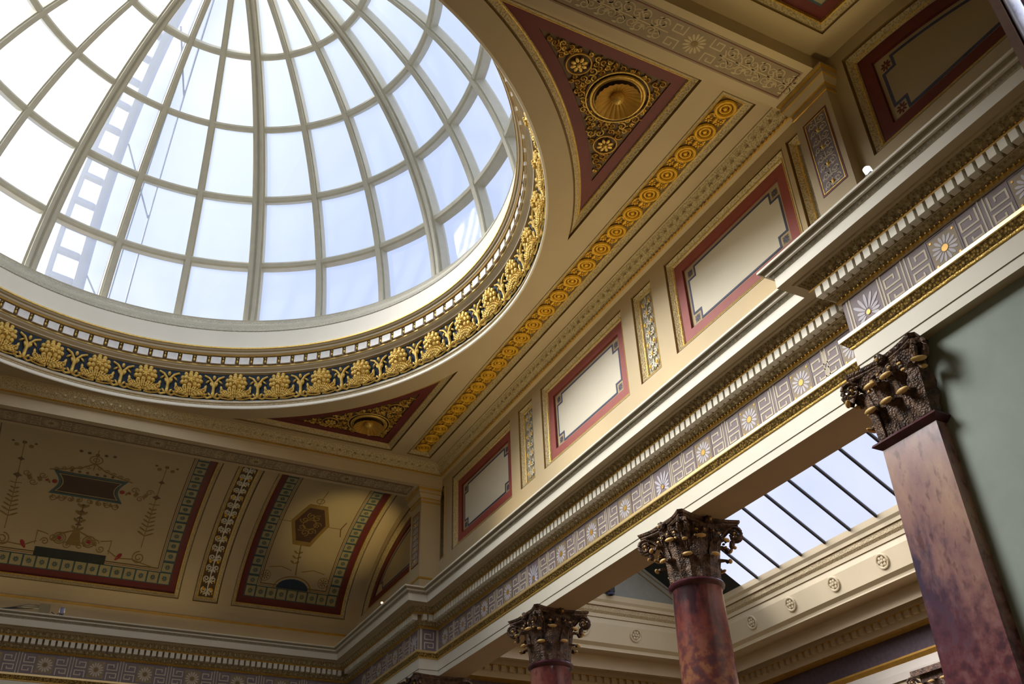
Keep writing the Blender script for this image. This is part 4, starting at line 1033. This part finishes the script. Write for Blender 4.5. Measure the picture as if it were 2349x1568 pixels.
vstrip('tall curving gilt-edged carved strip between the two painted vault panels', 1, farp(STR))
# plain copies that close the recesses out of view or seen only at a corner
for s, R, lb in ((1, farp(mir(STR)), 'carved vault strip far left, outside the picture'), (1, farp(mir(SIDE)), 'painted vault panel far left, outside the picture')):
    f = cove(s); gen = rectgen(*R, 2, 60); t = thing('painted_vault_bay', lb, 'vault panel', f(R[0], R[1], 0)); frame(f, gen, t); mb = MB(); fill(mb, f, gen, .125, -.10, 'maroon'); build('field', mb, t)
t, g = vault_panel('warmly lit corner of a deep red vault panel at the top right edge', -1, SIDE, .25)
for R, lb in ((BIG, 'wide painted vault panel above the doorway, outside the picture'), (STR, 'carved strip of the near vault, outside the picture')):
    f = cove(-1); gen = rectgen(*R, 2, 60); t = thing('painted_vault_bay', lb, 'vault panel', f(R[0], R[1], 0)); frame(f, gen, t); mb = MB(); fill(mb, f, gen, .125, -.10, 'maroon'); build('field', mb, t)

MB.sub = 0
# ------------------------------------------------------------------ columns and capitals
ZA, ZC_ = 4.50, 5.32
def leaf_mesh(hl, wd, bell0, bell1, flare):
    # acanthus leaf standing on the bell at azimuth 0: x outward, y across, z up
    mb = MB(); nv, nu = 12, 6; rows = []
    for i in range(nv+1):
        t_ = i/nv
        if t_ < .72:
            q = t_/.72; z = hl*q*.95; x = bell0+(bell1-bell0)*q+.012+.02*q*q
        else:
            q = (t_-.72)/.28; a = q*pi*1.05; r = hl*.13
            z = hl*.95 + r*sin(a); x = bell0+(bell1-bell0)+.032+flare*(1-cos(a))/2
        w_ = wd*(.62+.38*sin(pi*min(1, t_*1.15)))*(1 if t_ < .8 else 1-.45*(t_-.8)/.2)*(1+.10*sin(t_*26))
        row = []
        for j in range(nu+1):
            y = (j/nu*2-1); row.append((x-.18*wd*y*y+(.012 if j == nu//2 else 0), y*w_/2, z))
        rows.append(row)
    for i in range(nv): mb.loft([rows[i], rows[i+1]], 'bronze', closed=False)
    xt = bell1+.035+flare
    mb.ell((xt-.01, 0, hl*.975), (.030, 0, .008), (0, wd*.30, 0), (-.004, 0, .026), 'bronzetip', 10, 6)
    # back skin for thickness
    rows2 = [[(p[0]-.014, p[1]*.96, p[2]-.004) for p in r] for r in rows]
    mb.loft([r[::-1] for r in rows2], 'bronze', closed=False)
    for (a, b) in ((0, 0), (-1, -1)):
        mb.loft([[r[a] for r in rows], [r[b] for r in rows2]], 'bronze', closed=False)
    return mb
def place(mb, cx, cy, z, az, sc_=1):
    o_ = MB(); o_.f = mb.f; o_.mi = mb.mi; o_.mats = mb.mats; c, s = cos(az), sin(az)
    o_.v = [(cx+sc_*(p[0]*c-p[1]*s), cy+sc_*(p[0]*s+p[1]*c), z+sc_*p[2]) for p in mb.v]; return o_
def volute_mesh(r_in, r_out, z, s_=1.0):
    # scroll in the vertical plane through the corner diagonal; x outward
    mb = MB(); R_ = .105
    for q in (-1, 1):
        P = [(r_in, q*.035, z-.30), (r_in+.06, q*.04, z-.14), ((r_in+r_out)/2, q*.045, z-.04)]
        S = [(r_out-.07 + (R_*(1-.85*i/22))*cos(pi/2-2*pi*1.45*i/22), q*(.045+.0012*i), z-.115+(R_*(1-.85*i/22))*sin(pi/2-2*pi*1.45*i/22)) for i in range(23)]
        mb.tube(P+S, .026, 'bronze', 6, taper=lambda x: .8 if x < .2 else 1.0-.3*x)
        mb.ell((r_out-.07, q*.06, z-.115), (.028, 0, 0), (0, .03, 0), (0, 0, .028), 'bronzetip', 8, 4)
    mb.box((r_out-.12, -.05, z-.06), (r_out-.02, .05, z), 'bronze')
    mb.ell((r_out-.13, 0, z-.24), (.045, 0, .02), (0, .05, 0), (0, 0, .07), 'bronze', 8, 4); mb.ell((r_out-.10, 0, z-.29), (.03, 0, 0), (0, .04, 0), (0, 0, .022), 'bronzetip', 8, 4)
    return mb
def scrollet(z):
    mb = MB()
    for q in (-1, 1):
        mb.tube([(.37, q*.12, z-.28), (.40, q*.10, z-.16)] + [(.425, q*(.075+.045*(1-.8*i/12)*cos(pi/2+2*pi*1.1*i/12)), z-.10+.045*(1-.8*i/12)*sin(pi/2+2*pi*1.1*i/12)) for i in range(13)], .017, 'bronze', 5)
        mb.ell((.44, q*.075, z-.10), (.015, 0, 0), (0, .018, 0), (0, 0, .018), 'bronzetip', 6, 3)
        for k in range(4): mb.ell((.40+.01*k, q*(.17+.02*k), z-.06-.05*k), (.02, 0, 0), (0, .03, 0), (0, 0, .02), 'bronzetip' if k % 2 else 'bronze', 6, 3)
    return mb
def fleuron(z, d=.455):
    mb = MB(); mb.ell((d, 0, z-.045), (.05, 0, 0), (0, .07, 0), (0, 0, .06), 'bronze', 10, 5); mb.ell((d+.05, 0, z-.055), (.022, 0, 0), (0, .022, 0), (0, 0, .022), 'bronzetip', 8, 4)
    for k in range(6): a = k*pi/3; mb.ell((d+.025, .045*cos(a), z-.045+.045*sin(a)), (.02, 0, 0), (0, .022, 0), (0, 0, .022), 'bronze', 6, 3)
    return mb
def concave_square(hw, corner, cut, bow, n=8, sx=1, sy=1):
    P = []
    for k in range(4):
        a0 = -pi/4+k*pi/2; ca, sa = cos(k*pi/2), sin(k*pi/2)
        for i in range(n+1):
            y = -corner+cut+(2*(corner-cut))*i/n; x = corner-cut*.0 - bow*(1-(y/(corner-cut))**2) - 0
            P.append((x*ca-y*sa, x*sa+y*ca))
    return P
def column(label, x, y):
    t = thing('marble_column', label, 'column', (x, y, -ZO), 'red marble columns of the screen')
    mb = MB(); prof = [(.40, -ZO+.42), (.405, -ZO+.5), (.392, 1.0), (.375, 2.6), (.345, 4.2), (.338, 4.36), (.345, 4.40)]
    mb.lathe(prof, 'shaft_round', 48, (x, y)); build('shaft', mb, t, smooth=True)
    mb = MB(); mb.lathe([(.345, 4.40), (.36, 4.41), (.385, 4.435), (.39, 4.46), (.375, 4.485), (.355, 4.495), (.34, 4.50), (.30, 4.50)], 'astragal', 40, (x, y)); build('astragal', mb, t, smooth=True)
    mb = MB(); mb.box((x-.56, y-.56, -ZO), (x+.56, y+.56, -ZO+.18), 'marble_pale'); mb.lathe([(.55, -ZO+.18), (.56, -ZO+.25), (.50, -ZO+.30), (.46, -ZO+.34), (.47, -ZO+.40), (.40, -ZO+.44)], 'marble_pale', 40, (x, y)); build('base', mb, t)
    # capital
    mb = MB(); n = 48; rows = []
    for r, z in ((.325, ZA), (.32, ZA+.1), (.325, ZA+.35), (.36, ZA+.55), (.42, ZA+.68), (.44, ZA+.735)):
        rows.append([(x+r*(1+.02*cos(24*2*pi*j/n))*cos(2*pi*j/n), y+r*(1+.02*cos(24*2*pi*j/n))*sin(2*pi*j/n), z) for j in range(n)])
    mb.loft(rows, 'bronze'); cap = build('capital', mb, t, smooth=True)
    lf = leaf_mesh(.27, .24, .325, .335, .15); lf2 = leaf_mesh(.50, .24, .325, .37, .17)
    for k in range(8): build('leaf', place(lf, x, y, ZA, radians(45*k)), cap, smooth=True)
    for k in range(8): build('leaf', place(lf2, x, y, ZA, radians(45*k+22.5)), cap, smooth=True)
    vm = volute_mesh(.36, .70, ZA+.735)
    for k in range(4): build('volute', place(vm, x, y, 0, radians(45+90*k)), cap, smooth=True)
    sm = scrollet(ZA+.735)
    for k in range(4): build('inner_scroll', place(sm, x, y, 0, radians(90*k)), cap, smooth=True)
    mb = MB(); rows = []
    for z, k in ((ZA+.735, .96), (ZA+.755, 1.0), (ZA+.775, .97), (ZA+.79, 1.02), (ZC_, 1.05)):
        rows.append([(x+a*k, y+b*k, z) for a, b in concave_square(0, .515, .05, .095)])
    mb.loft(rows, 'bronze', True, caps=True); build('abacus', mb, cap)
    fm = fleuron(ZC_, .46)
    for k in range(4): build('flower', place(fm, x, y, 0, radians(90*k)), cap, smooth=True)
    return t
YC1, YC2 = CY-2.06, CY+2.06
column('red marble column, nearer and taller of the two round ones, skylight behind it', 8.07, YC1)
column('red marble column, farther and lower in view, with plain cornice behind its capital', 8.07, YC2)
def anta(label, s, shaftmat):
    # square pier of the screen; the room-side face is at x = XP-.01
    x0, x1 = XP-.01, 8.34; y0, y1 = sorted((CY+s*6.20, CY+s*6.89))
    t = thing('marble_pier', label, 'pilaster', ((x0+x1)/2, (y0+y1)/2, -ZO), 'square marble piers of the screen')
    mb = MB(); g_ = .012
    mb.loft([[(x0-g_*k, y0-g_*k, z), (x1, y0-g_*k, z), (x1, y1+g_*k, z), (x0-g_*k, y1+g_*k, z)] for z, k in ((-ZO, 2.5), (1.0, 2), (4.40, 0))], shaftmat, True, caps=True); build('shaft', mb, t)
    path = [(x1, y0), (x0, y0), (x0, y1), (x1, y1)]
    path = path + []
    loop = [(x1, y1), (x1, y0), (x0, y0), (x0, y1), (x1, y1), (x1, y0)]
    def lsweep(mb, prof, k):
        for a, b in zip(prof[:-1], prof[1:]):
            r0 = [(planpt(loop, i, a[0]).x, planpt(loop, i, a[0]).y, a[1]) for i in range(1, 5)]; r1 = [(planpt(loop, i, b[0]).x, planpt(loop, i, b[0]).y, b[1]) for i in range(1, 5)]
            mb.loft([r0, r1], k, True)
    mb = MB(); lsweep(mb, [(-.0, 4.40), (.03, 4.42), (.07, 4.45), (.06, 4.475), (.02, 4.49), (-.02, 4.50)], 'astragal'); build('astragal', mb, t)
    mb = MB(); lsweep(mb, [(-.02, 4.495), (-.02, ZA+.45), (.01, ZA+.6), (.07, ZA+.735)], 'bronze'); cap = build('capital', mb, t)
    lf = leaf_mesh(.27, .27, 0, .005, .15); lf2 = leaf_mesh(.50, .27, 0, .03, .17)
    w = y1-y0
    for yy in (y0+.13, y0+w/2, y1-.13): build('leaf', place(lf, x0+.0, yy, ZA, pi), cap, smooth=True)
    for yy in (y0+.02, y0+w/2-.11, y0+w/2+.11, y1-.02)[0:4:1]: build('leaf', place(lf2, x0, yy, ZA, pi if y0+.05 < yy < y1-.05 else (pi+pi/4 if yy < y0+.05 else pi-pi/4)), cap, smooth=True)
    for yy, az in ((y0, -pi/2), (y1, pi/2)):
        if (az > 0) == (s < 0):       # opening side only
            for xx in (x0+.15, x0+.42, x0+.69): build('leaf', place(lf, xx, yy, ZA, az), cap, smooth=True)
            for xx in (x0+.28, x0+.56, x1-.05): build('leaf', place(lf2, xx, yy, ZA, az), cap, smooth=True)
    vm = volute_mesh(.05, .36, ZA+.735)
    for yy, az in ((y0+.08, pi+pi/4), (y1-.08, pi-pi/4)): build('volute', place(vm, x0+.12, yy, 0, az), cap, smooth=True)
    if s < 0: build('volute', place(vm, x1-.12, y1-.08, 0, pi/4), cap, smooth=True)
    else: build('volute', place(vm, x1-.12, y0+.08, 0, -pi/4), cap, smooth=True)
    sm = scrollet(ZA+.735); sm.v = [(p[0]-.34, p[1], p[2]) for p in sm.v]; build('inner_scroll', place(sm, x0, (y0+y1)/2, 0, pi), cap, smooth=True)
    cx_, cy_ = (x0+x1)/2, (y0+y1)/2; mb = MB(); rows = []
    hx, hy = (x1-x0)/2+.13, (y1-y0)/2+.13
    for z, k in ((ZA+.735, .97), (ZA+.755, 1.0), (ZA+.775, .98), (ZA+.79, 1.01), (ZC_, 1.03)):
        P = []
        for q in range(4):
            ca, sa = round(cos(q*pi/2)), round(sin(q*pi/2)); A_, B_ = (hx, hy) if q % 2 == 0 else (hy, hx)
            for i in range(9):
                v = -1+2*i/8; xx = A_-.075*(1-v*v); yy = v*(B_-.05); P.append((cx_+(xx*ca-yy*sa)*k, cy_+(xx*sa+yy*ca)*k, z))
        rows.append(P)
    mb.loft(rows, 'bronze', True, caps=True); build('abacus', mb, cap)
    fm = fleuron(ZC_, .07); build('flower', place(fm, x0-.02, (y0+y1)/2, 0, pi), cap, smooth=True)
anta('square purple-grey marble pier with dark gilt capital against the green wall', -1, 'shaft_square')
anta('square marble pier at the far end of the screen, only its dark capital showing', 1, 'marble_grey')

# ------------------------------------------------------------------ side gallery behind the columns
XR = 17.3; YG = 21.25; XW = 18.4; YW = 22.6; KZ = 1.064
t = thing('gallery_cornice', 'dim stone cornice with dentils and dark frieze high on the gallery wall behind', 'cornice', (XR, 12, 5.4))
GP = [(XR, -2), (XR, YG), (XF+.57, YG)]; GW = [(XW, -2), (XW, YW), (XF+.57, YW)]; kz = lambda P: [(d*1.1, z*KZ) for d, z in P]
mb = MB(); sweep(mb, GW, 0, 2, kz([(0, 5.30), (.02, 5.45), (.02, 5.62), (.09, 5.70), (.09, 5.74), (0, 5.75)]), ['cream', 'cream', 'goldpaint', 'goldpaint', 'cream']); build('architrave', mb, t)
mb = MB(); sweep(mb, GW, 0, 2, kz([(0, 5.75), (0, 6.22)]), ['purple']); build('dark_frieze', mb, t)
mb = MB(); sweep(mb, GW, 0, 2, kz([(0, 6.22), (.30, 6.24), (.30, 6.36), (.34, 6.50), (.42, 6.52), (.42, 6.66), (.50, 6.70), (.45, 6.72), (.45, 6.74), (.45, 6.75), (.45, 6.76), (.45, 6.785)]), ['goldpaint', 'stone', 'stone', 'goldpaint', 'stone', 'enrich', 'stone', 'stone', 'stone', 'stone']); build('cornice_moulding', mb, t)
o = None
for i in range(60):
    y = 22.0-.24*i
    if o is None: mb = MB(); mb.box((XW-.44, y-.07, 6.79), (XW-.33, y+.07, 6.94), 'stone'); o = build('dentil', mb, t, loc=(XW-.38, y, 6.86))
    else: dup(o, (0, -.24*i, 0), parent=t)
o = None
for i in range(32):
    x = XW-.6-.24*i
    if o is None: mb = MB(); mb.box((x-.07, YW-.44, 6.79), (x+.07, YW-.33, 6.94), 'stone'); o = build('dentil', mb, t, loc=(x, YW-.38, 6.86))
    else: dup(o, (-.24*i, 0, 0), parent=t)
# coved band with paterae, mouldings up to the skylight curb
t = thing('skylight_curb', 'cream band with round paterae under the gallery skylight', 'cornice', (XR, 12, 7.3))
def gb(d, z): return (d, z)
BANDP = [(-1.35, 7.225), (-.4, 7.225), (-.4, 7.245), (.30, 7.245), (.30, 7.28), (.31, 7.33), (.42, 7.40), (.55, 7.86), (.55, 8.00), (.58, 8.01), (.60, 8.10), (.66, 8.16), (.68, 8.26), (.72, 8.28), (.74, 8.36), (.80, 8.42), (.84, 8.55)]
sweepm = ['stone', 'stone', 'stone', 'buffcream', 'buffcream', 'buffcream', 'buffcream', 'buffcream', 'stone_dark', 'buffcream', 'enrich', 'enrich', 'stone_dark', 'buffcream', 'buffcream', 'buffcream']
mb = MB(); sweep(mb, GP, 0, 2, BANDP, sweepm); build('moulded_band', mb, t)
def patera(p, outv):
    mb = MB(); o_ = Vector(outv).normalized(); u_ = o_.cross(Vector((0, 0, 1))).normalized(); v_ = u_.cross(o_)
    P = Vector(p); n = 20
    mb.tube([P+u_*.155*cos(2*pi*i/n)+v_*.155*sin(2*pi*i/n)+o_*.02 for i in range(n+1)], .028, 'buffcream', 6)
    for i in range(6): a = pi/3*i; mb.ell(P+u_*.08*cos(a)+v_*.08*sin(a)+o_*.02, u_*.045, v_*.045, o_*.03, 'buffcream', 6, 3)
    mb.ell(P+o_*.03, u_*.04, v_*.04, o_*.04, 'buffcream', 8, 4); build('patera', mb, t, smooth=True)
for yr in (14.10, 15.65, 17.17, 18.67, 12.55): patera((XR-.50, yr, 7.68), (-.95, 0, -.3))
for xr in (14.55, 16.15, 12.95): patera((xr, YG-.50, 7.68), (0, -.95, -.3))
# gallery walls
mb = MB(); holed(mb, right(XW+.05), -2, -ZO, YW+.05, 7.22, [], 'stone'); struct('wall_gallery_right', mb)
mb = MB(); holed(mb, farw(YW+.05), XF, -ZO, XW+.05, 7.22, [], 'stone'); struct('wall_gallery_far', mb)
mb = MB(); holed(mb, farw(-1.9), XF, -ZO, XW+.2, 11.5, [], 'stone'); holed(mb, right(XR+.2), -2, 6.9, YG, 9.0, [], 'stone'); holed(mb, farw(YG+.15), XF+.57, 6.9, XR+.2, 9.0, [], 'stone')
mb.add([(XF+.57, -2, 7.2), (XF+.57, YG+.2, 7.2), (9.0, YG+.2, 8.56), (9.0, -2, 8.56)], [(0, 1, 2, 3)], 'stone')
struct('wall_gallery_near', mb)
# skylight: slopes on both sides of a ridge
YB0, YB1, XE, ZE = -2, 18.48, 16.46, 8.55; SL = .60; XRDG = 12.75
def sky(u, v, w): return (XE-u, v, ZE+SL*u+w)            # east slope, u from the eaves
UR = XE-XRDG
t = thing('gallery_skylight', 'sloping frosted skylight with thin dark bars in the gallery beyond the columns', 'skylight', (XE, 12, ZE))
mb = MB(); mb.add([sky(0, YB0, 0), sky(0, YB1, 0), sky(UR, YB1, 0), sky(UR, YB0, 0)], [(0, 1, 2, 3)], 'frosted'); mb.add([(9.0, YB0, ZE), (9.0, YB1, ZE), (XRDG, YB1, ZE+SL*UR), (XRDG, YB0, ZE+SL*UR)], [(0, 1, 2, 3)], 'frosted'); build('glazing', mb, t)
o = None
for i in range(24):
    y = 17.82-.83*i
    if o is None: mb = MB(); mb.loft([[sky(u, y-.028, -.05), sky(u, y+.028, -.05), sky(u, y+.028, .02), sky(u, y-.028, .02)] for u in (0, UR)], 'dark', True, caps=True); o = build('glazing_bar', mb, t, loc=(XE, y, ZE)); y00 = y
    else: dup(o, (0, y-y00, 0), parent=t)
mb = MB(); mb.add([sky(0, YB1, 0), sky(0, YG+.2, 0), sky(UR, YG+.2, 0), sky(UR, YB1, 0)], [(0, 1, 2, 3)], 'roofdark'); mb.add([(9.0, YB1, ZE), (9.0, YG, ZE), (XRDG, YG, ZE+SL*UR), (XRDG, YB1, ZE+SL*UR)], [(0, 1, 2, 3)], 'roofdark'); build('dark_end_bay', mb, t)
mb = MB(); mb.tube([(XRDG, YB0, ZE+SL*UR), (XRDG, YG, ZE+SL*UR)], .08, 'dark', 6); build('ridge', mb, t)
mb = MB(); mb.add([(XE+.9, 20.5, 8.4), (9.0, 20.5, 8.4), (9.0, 20.5, 8.56), (XRDG, 20.5, ZE+SL*UR+.1), (XE+.9, 20.5, 8.45)], [(0, 1, 2, 3, 4)], 'greycove')
for k in range(3): mb.tube([(15.9-.1*k, 20.48, 8.62+.25*k), (13.1, 20.48, 10.25+.1*k)], .012, 'stone_dark', 4)
struct('trim_5', mb)
t = thing('gallery_lamp', 'small dark blue spotlight on the grey gable between the two round columns', 'lamp', (13.57, 20.4, 8.6))
mb = MB(); mb.box((13.50, 20.2, 8.56), (13.66, 20.42, 8.86), 'dark'); build('housing', mb, t); mb = MB(); mb.lathe([(.09, 0), (.11, -.05), (.06, -.06)], 'blue', 12, (13.58, 20.3), 8.56); build('lens', mb, t)
# pilaster capital at the foot of the picture in the gallery
t = thing('gallery_pilaster', 'dark gilt pilaster capital glimpsed low beside the square pier', 'pilaster', (18.3, 15.1, 4))
mb = MB(); mb.box((XW-.27, 14.2, -ZO), (XW, 14.95, 4.8), 'marble_grey'); build('shaft', mb, t)
mb = MB(); mb.box((XW-.32, 14.15, 4.8), (XW, 15.0, 5.5), 'bronze'); mb.box((XW-.45, 14.02, 5.5), (XW, 15.13, 5.62), 'bronze'); cap = build('capital', mb, t)
lf = leaf_mesh(.5, .3, 0, .03, .13)
for yy in (14.25, 14.58, 14.9): build('leaf', place(lf, XW-.32, yy, 4.8, pi), cap)
vm = volute_mesh(.05, .36, 5.5)
for yy, az in ((14.2, pi+pi/4), (14.95, pi-pi/4)): build('volute', place(vm, XW-.23, yy, 0, az), cap)

# ------------------------------------------------------------------ lamps on the cornice ledge
def flood(label, x, y, az, body='white', lamp='white'):
    t = thing('floodlight', label, 'lamp', (x, y, 6.95), None)
    c, s = cos(az), sin(az); k = .5 if body == 'lit_warm' else (.8 if body == 'lit_lens' else 1)
    mb = MB(); mb.box((x-.04, y-.04, 6.93), (x+.04, y+.04, 6.99), 'dark'); build('bracket', mb, t)
    mb = MB(); mb.tube([(x, y, 6.99), (x+.02*c, y+.02*s, 6.99+.11*k)], .055*k, body, 12); mb.ell((x+.02*c, y+.02*s, 6.99+.11*k), (.055*k, 0, 0), (0, .055*k, 0), (0, 0, .03*k), lamp, 10, 4); build('housing', mb, t)
    return t
flood('small white floodlight on the cornice ledge below the near lunette', 6.84, 4.60, 2.2, 'lit_lens', 'lit_lens')
flood('tiny lamp on the cornice ledge in the far corner', 6.84, 19.13, 2.2, 'lit_warm', 'lit_warm')
flood('pale blue lamp on the far cornice ledge beside a tan box', .66, 22.30, -1.5, 'lightblue', 'lightblue')
t = thing('junction_box', 'tan box with cables lying on the far cornice ledge', 'box', (.30, 22.3, 6.95))
mb = MB(); mb.box((.20, 22.28, 6.95), (.42, 22.44, 7.16), 'eggsq'); build('case', mb, t)
mb = MB()
for k in range(4): mb.tube([(.20, 22.35, 7.13-.02*k), (-.02, 22.33, 7.12-.03*k), (-.40-.05*k, 22.33, 7.0-.01*k)], .009, 'dark', 5)
mb.tube([(.46, 22.35, 7.02), (.55, 22.33, 6.96), (.62, 22.31, 7.0)], .008, 'dark', 5); build('cables', mb, t)
# the light those lamps give, with unseen uplights added to brighten the ceiling
for i, y in enumerate((7.0, 9.5, 12.0, 14.5)): light('ledge_fill_light', 'AREA', (7.32, y, 7.03), 12, WARM, 1.6, direction=(-.4, 0, 1), size_y=.15)
light('corner_lamp_light', 'SPOT', (6.9, 18.9, 7.1), 120, LAMP, .05, target=(6.5, 20.9, 9.4), spot=radians(60), blend=.9)
light('corner_lamp_light', 'SPOT', (6.86, 4.6, 7.15), 40, LAMP, .05, target=(5.9, 4.6, 9.8), spot=radians(95), blend=.9)
light('far_ledge_light', 'AREA', (.7, 22.35, 7.05), 9, WARM, 6, direction=(0, -.5, 1), size_y=.15)
light('gallery_fill', 'AREA', (12.7, 9.0, 10.4), 60, (1, .97, .92), 5, direction=(0, 0, -1), size_y=14)  # added fill below the skylight, standing in for more daylight
light('vestibule_fill', 'AREA', (1.8, -2.6, 5.2), 420, (.85, .9, 1), 1.2, direction=(0.25, .75, -.45), size_y=1.2)  # unseen fill added behind the camera to brighten the door pier

# pieces beyond the picture's edge belong to the setting
k_ = 6
for o_ in list(SC.objects):
    lb = o_.get('label', '')
    if 'outside the picture' in lb or 'out of the picture' in lb or 'unseen left' in lb:
        for p_ in ('label', 'category', 'group'):
            if p_ in o_: del o_[p_]
        o_['kind'] = 'structure'; o_.name = 'trim_%d' % k_; k_ += 1
